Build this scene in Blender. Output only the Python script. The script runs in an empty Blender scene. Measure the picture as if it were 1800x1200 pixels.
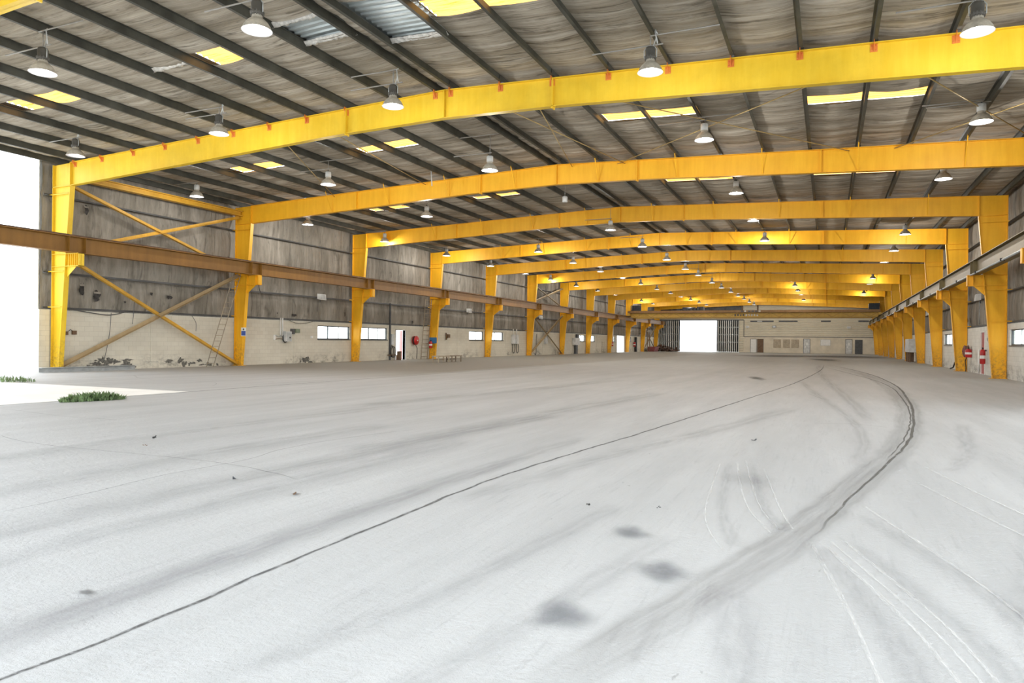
import bpy, math, random
from mathutils import Vector, Matrix, noise
random.seed(7)
PI = math.pi
S = bpy.context.scene
COL = S.collection
ORD = ['first','second','third','fourth','fifth','sixth','seventh','eighth','ninth','tenth','eleventh','twelfth','thirteenth','fourteenth',
       'fifteenth','sixteenth','seventeenth','eighteenth','nineteenth','twentieth','twenty-first','twenty-second','twenty-third','twenty-fourth']

# ------------------------------------------------------------------ measurements (metres)
YF = [8.6, 18.09, 27.43, 37.19, 46.87, 56.41, 65.9, 75.5, 85.0, 94.5, 104.0, 113.5, 123.0]
XL, XR, XM = -27.64, 7.12, -10.26            # outer column faces and ridge
ZE, ZR = 8.03, 8.66                          # top of rafter at eave and ridge
YEND, YROOF = 127.0, -1.5  # near roof edge is unseen, set for the light on the floor
WL, WR = -27.70, 7.14                        # inner faces of the block walls
WH = 2.40                                    # height of the block walls
PX = [-27.45,-26.44,-24.93,-23.25,-21.63,-20.03,-18.41,-16.85,-15.30,-13.75,-12.11,-10.58,-10.07,-8.48,-6.93,-5.35,-3.79,-2.25,-0.68,0.88,2.48,4.05,5.60,6.95]

def ztop(x):
    return ZE + (ZR-ZE)*(x-XL)/(XM-XL) if x < XM else ZE + (ZR-ZE)*(XR-x)/(XR-XM)
def lerp(a, b, t): return a+(b-a)*t
def zbot(x):
    P = [(-26.62,7.17),(-14.0,7.76),(XM,7.84),(-6.6,7.76),(6.04,7.18)]
    if x <= P[0][0]: return P[0][1]
    for (a, za), (b, zb) in zip(P, P[1:]):
        if x <= b: return lerp(za, zb, (x-a)/(b-a))
    return P[-1][1]

# ------------------------------------------------------------------ mesh builder
class MB:
    def __init__(s): s.v = []; s.f = []; s.sm = []; s.uv = None
    def add(s, vs, fs, smooth=False):
        n = len(s.v); s.v += [tuple(p) for p in vs]
        for f in fs: s.f.append(tuple(i+n for i in f)); s.sm.append(smooth)
        return s
    def box(s, a, b):
        x0,y0,z0 = (min(a[i],b[i]) for i in range(3)); x1,y1,z1 = (max(a[i],b[i]) for i in range(3))
        return s.add([(x0,y0,z0),(x1,y0,z0),(x1,y1,z0),(x0,y1,z0),(x0,y0,z1),(x1,y0,z1),(x1,y1,z1),(x0,y1,z1)],
              [(0,3,2,1),(4,5,6,7),(0,1,5,4),(1,2,6,5),(2,3,7,6),(3,0,4,7)])
    def prism(s, poly, ax, a, b):
        n = len(poly)
        def P(p, t): return (p[0],t,p[1]) if ax == 'y' else ((t,p[0],p[1]) if ax == 'x' else (p[0],p[1],t))
        vs = [P(p,a) for p in poly]+[P(p,b) for p in poly]
        fs = [tuple(range(n)), tuple(range(2*n-1,n-1,-1))]+[(i,(i+1)%n,n+(i+1)%n,n+i)[::-1] for i in range(n)]
        return s.add(vs, fs)
    def tube(s, pts, r, n=8, caps=True):
        pts = [Vector(p) for p in pts]; vs = []; fs = []; up = None
        for i, p in enumerate(pts):
            d = (pts[min(i+1,len(pts)-1)]-pts[max(i-1,0)]).normalized()
            if up is None or abs(d.dot(up)) > .98:
                up = Vector((0,0,1)) if abs(d.z) < .9 else Vector((1,0,0))
            a = d.cross(up).normalized(); b = a.cross(d).normalized(); up = b
            for k in range(n):
                t = 2*PI*k/n; vs.append(p+a*math.cos(t)*r+b*math.sin(t)*r)
        for i in range(len(pts)-1):
            for k in range(n): fs.append((i*n+k, i*n+(k+1)%n, (i+1)*n+(k+1)%n, (i+1)*n+k))
        s.add(vs, fs, True)
        if caps:
            m = len(s.v)-len(vs)
            s.f += [tuple(m+k for k in range(n))[::-1], tuple(m+(len(pts)-1)*n+k for k in range(n))]; s.sm += [False,False]
        return s
    def bar(s, p, q, w, h):
        """straight bar with a w x h section"""
        p, q = Vector(p), Vector(q); d = (q-p).normalized()
        up = Vector((0,0,1)) if abs(d.z) < .95 else Vector((0,1,0))
        a = d.cross(up).normalized()*w/2; b = a.normalized().cross(d).normalized()*h/2
        vs = [p-a-b,p+a-b,p+a+b,p-a+b,q-a-b,q+a-b,q+a+b,q-a+b]
        return s.add(vs, [(0,3,2,1),(4,5,6,7),(0,1,5,4),(1,2,6,5),(2,3,7,6),(3,0,4,7)])
    def angle(s, p, q, w, t=.012):
        """rolled steel angle between two points"""
        p, q = Vector(p), Vector(q); d = (q-p).normalized()
        a = d.cross(Vector((1,0,0))).normalized()
        x = Vector((1,0,0))
        for u, wid, off in ((a, w, Vector((0,0,0))), (x, w, a*(w/2))):
            o = x if u is a else a
            vs = []
            for e in (p, q):
                c = e+off
                if u is a: vs += [c-a*w/2-o*t/2, c+a*w/2-o*t/2, c+a*w/2+o*t/2, c-a*w/2+o*t/2]
                else: vs += [c-o*t/2, c+x*w-o*t/2, c+x*w+o*t/2, c+o*t/2]
            s.add(vs, [(0,3,2,1),(4,5,6,7),(0,1,5,4),(1,2,6,5),(2,3,7,6),(3,0,4,7)])
        return s
    def lathe(s, prof, c=(0,0,0), n=28, axis='z'):
        vs = []; fs = []
        for r, h in prof:
            for k in range(n):
                t = 2*PI*k/n; x, y = r*math.cos(t), r*math.sin(t)
                vs.append({'z':(c[0]+x,c[1]+y,c[2]+h),'x':(c[0]+h,c[1]+x,c[2]+y),'y':(c[0]+x,c[1]+h,c[2]+y)}[axis])
        for i in range(len(prof)-1):
            for k in range(n): fs.append((i*n+k,i*n+(k+1)%n,(i+1)*n+(k+1)%n,(i+1)*n+k))
        return s.add(vs, fs, True)

def obj(name, mb, mat, parent=None, root=None):
    """link one mesh object; coordinates are world, shifted to the thing's base"""
    me = bpy.data.meshes.new(name)
    off = Vector((0,0,0)); p = parent
    while p is not None: off += p.location; p = p.parent
    me.from_pydata([tuple(Vector(q)-off) for q in mb.v], [], mb.f)
    me.polygons.foreach_set('use_smooth', mb.sm)
    if mb.uv:
        ul = me.uv_layers.new(name='UVMap')
        for l in me.loops: ul.data[l.index].uv = mb.uv[l.vertex_index]
    me.materials.append(mat); me.update()
    o = bpy.data.objects.new(name, me); COL.objects.link(o)
    if parent is not None: o.parent = parent
    return o
def thing(name, label, cat, loc=(0,0,0), group=None):
    o = bpy.data.objects.new(name, None); COL.objects.link(o); o.location = loc
    o.empty_display_size = .2
    return tag(o, label, cat, group)
def tag(o, label, cat, group=None):
    o['label'] = label; o['category'] = cat
    if group: o['group'] = group
    return o
def struct(o): o['kind'] = 'structure'; return o
def single(name, mb, mat, label, cat, group=None):
    return tag(obj(name, mb, mat), label, cat, group)
def kids(o, _c={}):
    return list(o.children)
def dup(root, loc, label=None, parent=None):
    r = root.copy(); COL.objects.link(r); r.location = loc
    if label: r['label'] = label
    for ch in kids(root):
        c = ch.copy(); COL.objects.link(c); c.parent = r
        for g in kids(ch):
            d = g.copy(); COL.objects.link(d); d.parent = c
    return r

# ------------------------------------------------------------------ materials
def newmat(name):
    m = bpy.data.materials.new(name); m.use_nodes = True
    nt = m.node_tree; nt.nodes.clear()
    out = nt.nodes.new('ShaderNodeOutputMaterial'); b = nt.nodes.new('ShaderNodeBsdfPrincipled')
    nt.links.new(b.outputs[0], out.inputs[0])
    return m, nt, b, out
def N(nt, t, **k):
    n = nt.nodes.new(t)
    for a, v in k.items():
        if a.startswith('i_'): n.inputs[a[2:].replace('_',' ')].default_value = v
        else: setattr(n, a, v)
    return n
def coords(nt, scale=(1,1,1), kind='Object'):
    tc = N(nt, 'ShaderNodeTexCoord'); mp = N(nt, 'ShaderNodeMapping')
    mp.inputs['Scale'].default_value = scale
    nt.links.new(tc.outputs[kind], mp.inputs['Vector']); return mp.outputs[0]
def noi(nt, vec, scale, detail=4, rough=.6, lo=.35, hi=.65):
    n = N(nt, 'ShaderNodeTexNoise'); n.inputs['Scale'].default_value = scale; n.inputs['Detail'].default_value = detail
    n.inputs['Roughness'].default_value = rough; nt.links.new(vec, n.inputs['Vector'])
    r = N(nt, 'ShaderNodeMapRange'); r.inputs['From Min'].default_value = lo; r.inputs['From Max'].default_value = hi
    nt.links.new(n.outputs['Fac'], r.inputs['Value']); return r.outputs[0]
def mix(nt, fac, a, b, mode='MIX'):
    m = N(nt, 'ShaderNodeMix', data_type='RGBA', blend_type=mode)
    for sock, v in ((m.inputs[0],fac),(m.inputs[6],a),(m.inputs[7],b)):
        if hasattr(v, 'is_linked') or hasattr(v, 'links'): nt.links.new(v, sock)
        else: sock.default_value = v if not isinstance(v, tuple) or len(v) == 4 else (*v,1)
    return m.outputs[2]
def math_(nt, op, a, b=None, clamp=False):
    m = N(nt, 'ShaderNodeMath', operation=op, use_clamp=clamp)
    for i, v in enumerate((a, b)):
        if v is None: continue
        if hasattr(v, 'links'): nt.links.new(v, m.inputs[i])
        else: m.inputs[i].default_value = v
    return m.outputs[0]
def bump(nt, b, h, strength=.3, dist=.02):
    n = N(nt, 'ShaderNodeBump'); n.inputs['Strength'].default_value = strength; n.inputs['Distance'].default_value = dist
    nt.links.new(h, n.inputs['Height']); nt.links.new(n.outputs[0], b.inputs['Normal'])
def plain(name, c, rough=.6, metal=0., var=.18, scale=3., spec=.4, bmp=0.):
    m, nt, b, out = newmat(name)
    f = noi(nt, coords(nt), scale, 5)
    nt.links.new(mix(nt, f, tuple(x*(1-var) for x in c), tuple(min(1,x*(1+var)) for x in c)), b.inputs['Base Color'])
    b.inputs['Roughness'].default_value = rough; b.inputs['Metallic'].default_value = metal
    b.inputs['Specular IOR Level'].default_value = spec
    if bmp: bump(nt, b, f, bmp)
    return m
def posz(nt):
    g = N(nt, 'ShaderNodeNewGeometry'); s = N(nt, 'ShaderNodeSeparateXYZ'); nt.links.new(g.outputs['Position'], s.inputs[0]); return s.outputs, g.outputs['Position']
def paint(name, c1, c2, wear=True, streak=.25, rough=.5):
    """old gloss paint: vertical runs, dust and rust spots near the floor"""
    m, nt, b, out = newmat(name)
    sx, pos = posz(nt)
    mp = N(nt, 'ShaderNodeMapping'); mp.inputs['Scale'].default_value = (2.2,2.2,.22); nt.links.new(pos, mp.inputs[0])
    f = noi(nt, mp.outputs[0], 2.0, 5, .65)
    col = mix(nt, f, c1, c2)
    mp2 = N(nt, 'ShaderNodeMapping'); mp2.inputs['Scale'].default_value = (1,1,1); nt.links.new(pos, mp2.inputs[0])
    d = noi(nt, mp2.outputs[0], .8, 6, .7, .45, .8)
    col = mix(nt, math_(nt,'MULTIPLY',d,streak), col, tuple(x*.55 for x in c1))
    if wear:
        r = N(nt, 'ShaderNodeMapRange'); r.inputs['From Min'].default_value = 1.6; r.inputs['From Max'].default_value = .1
        nt.links.new(sx[2], r.inputs['Value'])
        sp = noi(nt, pos, 9, 6, .75, .45, .62)
        col = mix(nt, math_(nt,'MULTIPLY',math_(nt,'MULTIPLY',r.outputs[0],sp),.8), col, (.22,.13,.05))
    nt.links.new(col, b.inputs['Base Color']); b.inputs['Roughness'].default_value = rough
    b.inputs['Specular IOR Level'].default_value = .35
    return m
YEL = paint('yellow_paint', (.78,.385,.012), (.86,.46,.02))
LEMON = paint('lemon_paint', (.72,.46,.018), (.78,.53,.035), streak=.4)
ORANGE = paint('orange_primer', (.62,.17,.03), (.70,.24,.05), wear=False)
RUNWAY_L = paint('runway_paint', (.185,.085,.012), (.225,.108,.018), wear=False, streak=.5)
RUNWAY_R = paint('runway_olive_paint', (.11,.082,.030), (.14,.105,.040), wear=False, streak=.5)
CRANE = paint('crane_paint', (.55,.34,.06), (.62,.40,.08), wear=False, streak=.5)
BRACE = paint('brace_paint', (.58,.32,.03), (.66,.38,.05), wear=False, streak=.6)
BRACE2 = paint('dusty_brace_paint', (.34,.25,.13), (.40,.30,.17), wear=False, streak=.5)
PURLIN = plain('dark_purlin_steel', (.050,.050,.040), .6, .0, .35, 1.5)
GIRT = plain('girt_steel', (.085,.085,.085), .6, 0, .3, 1.5)
ROD = plain('rod_paint', (.42,.30,.12), .6)
GALV = plain('galvanised', (.42,.44,.44), .45, .4, .15, 4)
DKGREY = plain('dark_grey_metal', (.07,.075,.08), .5)
LTGREY = plain('light_grey_box', (.55,.56,.55), .5)
WHITE = plain('white_paint', (.75,.75,.72), .5, var=.06)
RED = plain('red_paint', (.42,.015,.015), .35)
REDDK = plain('faded_red_paint', (.36,.09,.08), .6)
BLUE = plain('blue_sign', (.05,.10,.36), .5, var=.08)
BLUE2 = plain('blue_plate', (.04,.16,.33), .5, var=.1)
BLACK = plain('black_rubber', (.02,.02,.02), .7)
BROWN = plain('dusty_brown', (.16,.10,.06), .8)
WOOD = plain('dusty_timber', (.42,.36,.27), .8)
LAMPSH = plain('dusty_lampshade', (.40,.37,.31), .6, var=.2, scale=9)
ALU = plain('lamp_aluminium', (.33,.335,.345), .28, .9, .06, 8)
RUSTY = plain('rusty_dark', (.10,.06,.04), .85, var=.4)
CHAR = plain('charcoal_cage', (.05,.065,.085), .6)
TORN = plain('exposed_wool', (.045,.042,.04), .95, var=.5, scale=8)
FOIL = plain('torn_facing', (.62,.60,.56), .5, var=.25, scale=12)

def glass():
    m, nt, b, out = newmat('window_glass'); nt.nodes.remove(b)
    t = N(nt,'ShaderNodeBsdfTransparent'); t.inputs[0].default_value = (.93,.95,.95,1); g = N(nt,'ShaderNodeBsdfGlossy'); g.inputs['Roughness'].default_value = .08
    ms = N(nt,'ShaderNodeMixShader'); ms.inputs[0].default_value = .05
    nt.links.new(t.outputs[0], ms.inputs[1]); nt.links.new(g.outputs[0], ms.inputs[2]); nt.links.new(ms.outputs[0], out.inputs[0])
    return m
GLASS = glass()
def skylight_mat():
    m, nt, b, out = newmat('skylight_fibreglass'); nt.nodes.remove(b)
    v = coords(nt, (.5,7,1))
    d = noi(nt, v, 1.6, 8, .75, .52, .66)
    c = mix(nt, d, (.86,.41,.085), (.36,.12,.012))
    t = N(nt,'ShaderNodeBsdfTranslucent'); t2 = N(nt,'ShaderNodeBsdfTransparent'); ms = N(nt,'ShaderNodeMixShader'); ms.inputs[0].default_value = .3
    nt.links.new(c, t.inputs[0]); nt.links.new(c, t2.inputs[0]); nt.links.new(t.outputs[0], ms.inputs[1]); nt.links.new(t2.outputs[0], ms.inputs[2]); nt.links.new(ms.outputs[0], out.inputs[0])
    return m
SKYL = skylight_mat()

def insulation(name, stretch, c1, c2, c3, cr=1.):
    """stained foil faced quilt: creases along one axis, dirty bands"""
    m, nt, b, out = newmat(name)
    v = coords(nt, stretch)
    f = noi(nt, v, 1.0, 7, .65, .33, .67)
    g = noi(nt, coords(nt, tuple(x*2.6 for x in stretch)), 1.0, 6, .7, .42, .72)
    k = noi(nt, coords(nt), .35, 5, .6, .40, .66)
    col = mix(nt, f, c1, c2)
    col = mix(nt, math_(nt,'MULTIPLY',g,.55), col, c3)
    col = mix(nt, math_(nt,'MULTIPLY',k,.35), col, tuple(x*.6 for x in c1))
    b.inputs['Roughness'].default_value = .8
    b.inputs['Specular IOR Level'].default_value = .12
    for sc, wd, st in ((1.0,.030,.75),(2.3,.022,.55)):  # shade in the creases painted as thin dark lines
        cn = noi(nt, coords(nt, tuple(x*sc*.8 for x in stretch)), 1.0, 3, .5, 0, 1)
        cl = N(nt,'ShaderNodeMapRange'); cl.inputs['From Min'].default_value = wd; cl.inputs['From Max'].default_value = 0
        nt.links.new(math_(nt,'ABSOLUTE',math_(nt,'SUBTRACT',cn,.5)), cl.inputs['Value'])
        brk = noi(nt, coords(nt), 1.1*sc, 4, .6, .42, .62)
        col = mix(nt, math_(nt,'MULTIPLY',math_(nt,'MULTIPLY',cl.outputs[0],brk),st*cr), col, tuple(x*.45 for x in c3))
    nt.links.new(col, b.inputs['Base Color'])
    w = noi(nt, coords(nt, tuple(x*3 for x in stretch)), 1.0, 7, .6, .2, .8)
    bump(nt, b, w, .9, .05)
    return m
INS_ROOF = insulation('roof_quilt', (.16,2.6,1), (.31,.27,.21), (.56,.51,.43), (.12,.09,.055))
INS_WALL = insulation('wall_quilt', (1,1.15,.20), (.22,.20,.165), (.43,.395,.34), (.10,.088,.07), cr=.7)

def blocks(name, c1, c2, axis, stain=True):
    m, nt, b, out = newmat(name)
    sx, pos = posz(nt)
    cm = N(nt,'ShaderNodeCombineXYZ'); nt.links.new(sx[1 if axis == 'x' else 0], cm.inputs[0]); nt.links.new(sx[2], cm.inputs[1])
    br = N(nt,'ShaderNodeTexBrick'); br.inputs['Scale'].default_value = 1; br.inputs['Brick Width'].default_value = .40; br.inputs['Row Height'].default_value = .20
    br.inputs['Mortar Size'].default_value = .007; br.inputs['Mortar Smooth'].default_value = .6
    br.inputs['Color1'].default_value = (*c1,1); br.inputs['Color2'].default_value = (*c2,1); br.inputs['Mortar'].default_value = (*[x*.80 for x in c1],1)
    nt.links.new(cm.outputs[0], br.inputs['Vector'])
    k = noi(nt, pos, .7, 6, .65, .35, .7)
    col = mix(nt, math_(nt,'MULTIPLY',k,.3), br.outputs['Color'], tuple(x*.62 for x in c1))
    if stain:
        r = N(nt,'ShaderNodeMapRange'); r.inputs['From Min'].default_value = .75; r.inputs['From Max'].default_value = .12; nt.links.new(sx[2], r.inputs['Value'])
        mp = N(nt,'ShaderNodeMapping'); mp.inputs['Scale'].default_value = (1,.55,.9); nt.links.new(pos, mp.inputs[0])
        sp = math_(nt,'MULTIPLY', noi(nt, mp.outputs[0], 3.4, 9, .8, .46, .60), noi(nt, pos, .33, 3, .5, .46, .60))
        col = mix(nt, math_(nt,'MULTIPLY',math_(nt,'MULTIPLY',r.outputs[0],sp),.85), col, (.10,.095,.085))
    nt.links.new(col, b.inputs['Base Color']); b.inputs['Roughness'].default_value = .85; b.inputs['Specular IOR Level'].default_value = .2
    bump(nt, b, br.outputs['Fac'], -.4, .01)
    return m
BLOCK_L = blocks('painted_blocks_left', (.62,.585,.49), (.66,.63,.535), 'x')
BLOCK_R = blocks('painted_blocks_right', (.62,.61,.56), (.68,.67,.62), 'x')

def corrugated(name, c, axis, pitch, rough=.5, metal=.0):
    m, nt, b, out = newmat(name)
    sx, pos = posz(nt)
    s = math_(nt,'SINE', math_(nt,'MULTIPLY', sx[axis], 2*PI/pitch))
    k = noi(nt, pos, .5, 5, .6, .35, .7)
    col = mix(nt, math_(nt,'MULTIPLY',k,.3), c, tuple(x*.6 for x in c))
    nt.links.new(col, b.inputs['Base Color']); b.inputs['Roughness'].default_value = rough; b.inputs['Metallic'].default_value = metal
    bump(nt, b, s, .8, .04)
    return m
CLAD = corrugated('beige_cladding', (.70,.64,.50), 2, .3)
SHEET = corrugated('grey_sheet', (.80,.81,.79), 0, .3)
DECK = plain('zinc_deck', (.42,.46,.46), .4, .35, .12, 2)
OFFICE = plain('office_wall_paint', (.66,.60,.48), .8, var=.10, scale=.9)

def concrete():
    m, nt, b, out = newmat('dusty_concrete')
    sx, pos = posz(nt)
    mp = N(nt,'ShaderNodeMapping'); mp.inputs['Scale'].default_value = (1.5,.16,1); mp.inputs['Rotation'].default_value = (0,0,.05); nt.links.new(pos, mp.inputs[0])
    a = noi(nt, mp.outputs[0], 1.0, 7, .62, .32, .68)           # broom and tyre streaks along the hall
    k = noi(nt, pos, .22, 6, .6, .35, .68)                      # broad dusty clouds
    fine = noi(nt, pos, 26, 6, .75, .3, .7)
    mp3 = N(nt,'ShaderNodeMapping'); mp3.inputs['Scale'].default_value = (14,1.1,1); nt.links.new(pos, mp3.inputs[0])
    sc = noi(nt, mp3.outputs[0], 1.0, 5, .7, .56, .72)
    col = mix(nt, a, (.415,.425,.43), (.53,.54,.545))
    col = mix(nt, math_(nt,'MULTIPLY',k,.35), col, (.37,.375,.38))
    col = mix(nt, math_(nt,'MULTIPLY',fine,.16), col, (.32,.32,.32))
    col = mix(nt, math_(nt,'MULTIPLY',sc,.34), col, (.28,.28,.29))
    pit = noi(nt, pos, 60, 3, .6, .68, .74)
    mp4 = N(nt,'ShaderNodeMapping'); mp4.inputs['Scale'].default_value = (1,.3,1); nt.links.new(pos, mp4.inputs[0])
    chip = math_(nt,'MULTIPLY', noi(nt, mp4.outputs[0], 22, 4, .65, .66, .70), noi(nt, pos, 1.3, 4, .6, .45, .6))
    mp5 = N(nt,'ShaderNodeMapping'); mp5.inputs['Scale'].default_value = (40,1.6,1); mp5.inputs['Rotation'].default_value = (0,0,-.12); nt.links.new(pos, mp5.inputs[0])
    line = math_(nt,'MULTIPLY', noi(nt, mp5.outputs[0], 1.0, 4, .6, .54, .70), noi(nt, pos, .5, 4, .6, .40, .62))
    col = mix(nt, math_(nt,'MULTIPLY',line,.30), col, (.30,.30,.31))
    col = mix(nt, math_(nt,'MULTIPLY',pit,.35), col, (.22,.22,.22))
    col = mix(nt, math_(nt,'MULTIPLY',chip,.5), col, (.18,.18,.18))
    # brown dust kept in the unswept lane along the left wall; dust and dimmer light painted over the far end
    lx = N(nt,'ShaderNodeMapRange'); lx.inputs['From Min'].default_value = -14.6; lx.inputs['From Max'].default_value = -15.6
    wob = math_(nt,'MULTIPLY', noi(nt,pos,.35,5,.6,0,1), 1.6)
    nt.links.new(math_(nt,'ADD', sx[0], math_(nt,'SUBTRACT',wob,.8)), lx.inputs['Value'])
    ly = N(nt,'ShaderNodeMapRange'); ly.inputs['From Min'].default_value = 20; ly.inputs['From Max'].default_value = 28; nt.links.new(sx[1], ly.inputs['Value'])
    col = mix(nt, math_(nt,'MULTIPLY',math_(nt,'MULTIPLY',lx.outputs[0],ly.outputs[0]),.85), col, (.22,.195,.155))
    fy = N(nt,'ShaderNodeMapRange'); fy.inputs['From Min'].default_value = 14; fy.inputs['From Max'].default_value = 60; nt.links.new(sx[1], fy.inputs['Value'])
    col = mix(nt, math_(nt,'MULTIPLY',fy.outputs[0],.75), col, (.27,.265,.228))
    nt.links.new(col, b.inputs['Base Color']); b.inputs['Roughness'].default_value = .62; b.inputs['Specular IOR Level'].default_value = .25
    h = math_(nt,'ADD', math_(nt,'MULTIPLY',fine,.5), noi(nt,pos,7,6,.7,.2,.8))
    bump(nt, b, h, .6, .016)
    return m
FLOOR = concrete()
SUN_PATCH = plain('sun_patch_concrete', (.84,.84,.82), .8, var=.05, scale=1.2)  # sun patch at the left opening, painted as paler concrete
GROUND = plain('outside_ground', (.74,.73,.70), .9, var=.06, scale=.4)

def decal(name, c, strength, nscale=(1,1), lo=.35, hi=.65, soft=.35, rough=.7, disc=False):
    """a mark lying on the floor: soft across its width and at its ends, broken up by noise"""
    m, nt, b, out = newmat(name)
    b.inputs['Base Color'].default_value = (*c,1); b.inputs['Roughness'].default_value = rough; b.inputs['Specular IOR Level'].default_value = .2
    tc = N(nt,'ShaderNodeTexCoord'); s = N(nt,'ShaderNodeSeparateXYZ'); nt.links.new(tc.outputs['UV'], s.inputs[0])
    def edge(v, w):
        d = math_(nt,'SUBTRACT', .5, math_(nt,'ABSOLUTE', math_(nt,'SUBTRACT', v, .5)))
        r = N(nt,'ShaderNodeMapRange', interpolation_type='SMOOTHSTEP'); r.inputs['From Max'].default_value = w; nt.links.new(d, r.inputs['Value']); return r.outputs[0]
    mp = N(nt,'ShaderNodeMapping'); mp.inputs['Scale'].default_value = (nscale[0],nscale[1],1); nt.links.new(tc.outputs['UV'], mp.inputs[0])
    n = noi(nt, mp.outputs[0], 1, 6, .7, lo, hi)
    if disc:
        r = N(nt,'ShaderNodeMapRange', interpolation_type='SMOOTHSTEP'); r.inputs['From Min'].default_value = 1; r.inputs['From Max'].default_value = .15; nt.links.new(s.outputs[0], r.inputs['Value'])
        n2 = noi(nt, coords(nt), 5, 6, .7, lo, hi)
        a = math_(nt,'MULTIPLY', math_(nt,'MULTIPLY', r.outputs[0], n2), strength)
    else: a = math_(nt,'MULTIPLY', math_(nt,'MULTIPLY', math_(nt,'MULTIPLY', edge(s.outputs[1], soft), edge(s.outputs[0], .12)), n), strength)
    t = N(nt,'ShaderNodeBsdfTransparent'); ms = N(nt,'ShaderNodeMixShader')
    nt.links.new(a, ms.inputs[0]); nt.links.new(t.outputs[0], ms.inputs[1]); nt.links.new(b.outputs[0], ms.inputs[2]); nt.links.new(ms.outputs[0], out.inputs[0])
    return m
D_CRACK = decal('joint_dirt', (.10,.10,.10), .95, (160,2.2), .30, .58, .42)
D_TYRE = decal('tyre_rubber', (.20,.19,.175), .30, (14,7), .25, .7, .25)
D_TYREEDGE = decal('tyre_edge', (.10,.10,.09), .8, (60,1), .3, .5, .3)
D_PALE = decal('dust_scrape', (.72,.72,.71), .6, (18,3), .35, .65, .4)
D_GREY = decal('grey_scrape', (.26,.26,.27), .22, (14,5), .3, .7, .4)
D_OIL = decal('oil_stain', (.19,.20,.22), .55, (3,3), .0, .5, .5, disc=True)
D_FAINT = decal('faint_stain', (.22,.22,.23), .22, (3,3), .1, .6, .5, disc=True)
D_BAND = decal('grey_band', (.22,.22,.225), .28, (9,5), .25, .7, .45)
D_DARK = decal('dark_stain', (.08,.08,.08), .75, (6,4), .2, .6, .5, disc=True)

# ------------------------------------------------------------------ camera
f_px, yaw, roll, HC = 1250.0, .4183, -.0116, 1.385
r_ = Vector((math.cos(yaw), math.sin(yaw), 0)); u_ = Vector((0,0,1)); v_ = Vector((-math.sin(yaw), math.cos(yaw), 0))
Rr = r_*math.cos(roll)-u_*math.sin(roll); Uu = r_*math.sin(roll)+u_*math.cos(roll)
cam = bpy.data.cameras.new('camera'); cam.sensor_width = 36; cam.lens = f_px/1800*36; cam.clip_end = 2000; cam.clip_start = .05
co = bpy.data.objects.new('camera', cam); COL.objects.link(co)
co.matrix_world = Matrix(((Rr.x,Uu.x,-v_.x,0),(Rr.y,Uu.y,-v_.y,0),(Rr.z,Uu.z,-v_.z,HC),(0,0,0,1)))
S.camera = co

# ------------------------------------------------------------------ floor and its marks
fl = MB()
fl.add([(-15.0,-14,0),(9,-14,0),(9,YEND,0),(-15.0,YEND,0)], [(0,1,2,3)])
fl.add([(-28.1,13.15,0),(-15.0,13.35,0),(-15.0,YEND,0),(-28.1,YEND,0)], [(0,1,2,3)])
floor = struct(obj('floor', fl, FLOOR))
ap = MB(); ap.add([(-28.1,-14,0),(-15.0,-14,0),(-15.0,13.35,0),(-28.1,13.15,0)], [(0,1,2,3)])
obj('sun_patch', ap, SUN_PATCH, floor)
gr = MB(); gr.add([(-400,-300,-.03),(400,-300,-.03),(400,600,-.03),(-400,600,-.03)], [(0,1,2,3)])
struct(obj('ground', gr, GROUND))

def smooth_path(pts, n=8):
    out = []
    P = [Vector((p[0],p[1],0)) for p in pts]
    for i in range(len(P)-1):
        p0, p1, p2, p3 = P[max(i-1,0)], P[i], P[i+1], P[min(i+2,len(P)-1)]
        for k in range(n):
            t = k/n
            out.append(.5*((2*p1)+(p2-p0)*t+(2*p0-5*p1+4*p2-p3)*t*t+(3*p1-p0-3*p2+p3)*t**3))
    out.append(P[-1]); return out
lev = [0]
def strip(name, pts, w0, w1, mat, jit=0., n=8):
    """a flat mark along a path on the floor"""
    lev[0] += 1; z = .0015+.0002*lev[0]
    P = smooth_path(pts, n); mb = MB(); uv = []
    for i, p in enumerate(P):
        d = (P[min(i+1,len(P)-1)]-P[max(i-1,0)]).normalized(); s = Vector((-d.y,d.x,0))
        t = i/(len(P)-1); w = lerp(w0, w1, t)/2; j = jit*noise.noise((p.x*3,p.y*3,lev[0]*1.7)) if jit else 0
        for sg in (-1, 1):
            q = p+s*(j+sg*w*(1+.3*noise.noise((p.x*2,p.y*2,lev[0])))); mb.v.append((q.x,q.y,z)); uv.append((t,(sg+1)/2))
    for i in range(len(P)-1): mb.f.append((2*i,2*i+1,2*i+3,2*i+2)); mb.sm.append(False)
    mb.uv = uv
    return obj(name, mb, mat, floor)
def blot(name, x, y, rx, ry, mat, rot=0):
    lev[0] += 1; z = .0015+.0002*lev[0]; mb = MB(); uv = [(0,.5)]; mb.v.append((x,y,z)); n = 40
    for k in range(n):
        t = 2*PI*k/n; r = 1+.35*noise.noise((math.cos(t)*1.4,math.sin(t)*1.4,lev[0])); u, w = rx*r*math.cos(t), ry*r*math.sin(t)
        mb.v.append((x+u*math.cos(rot)-w*math.sin(rot),y+u*math.sin(rot)+w*math.cos(rot),z)); uv.append((1,k/n))
    for k in range(n): mb.f.append((0,1+k,1+(k+1)%n)); mb.sm.append(False)
    mb.uv = uv; return obj(name, mb, mat, floor)
strip('floor_joint', [(-3.02,.6),(-3.03,1.78),(-3.0,2.4),(-3.06,4.21),(-3.04,6.89),(-2.61,10.88),(-1.95,18.0),(-1.05,28.2),(-.35,43),(-.25,56)], .030, .08, D_CRACK, .022, 30)
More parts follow.
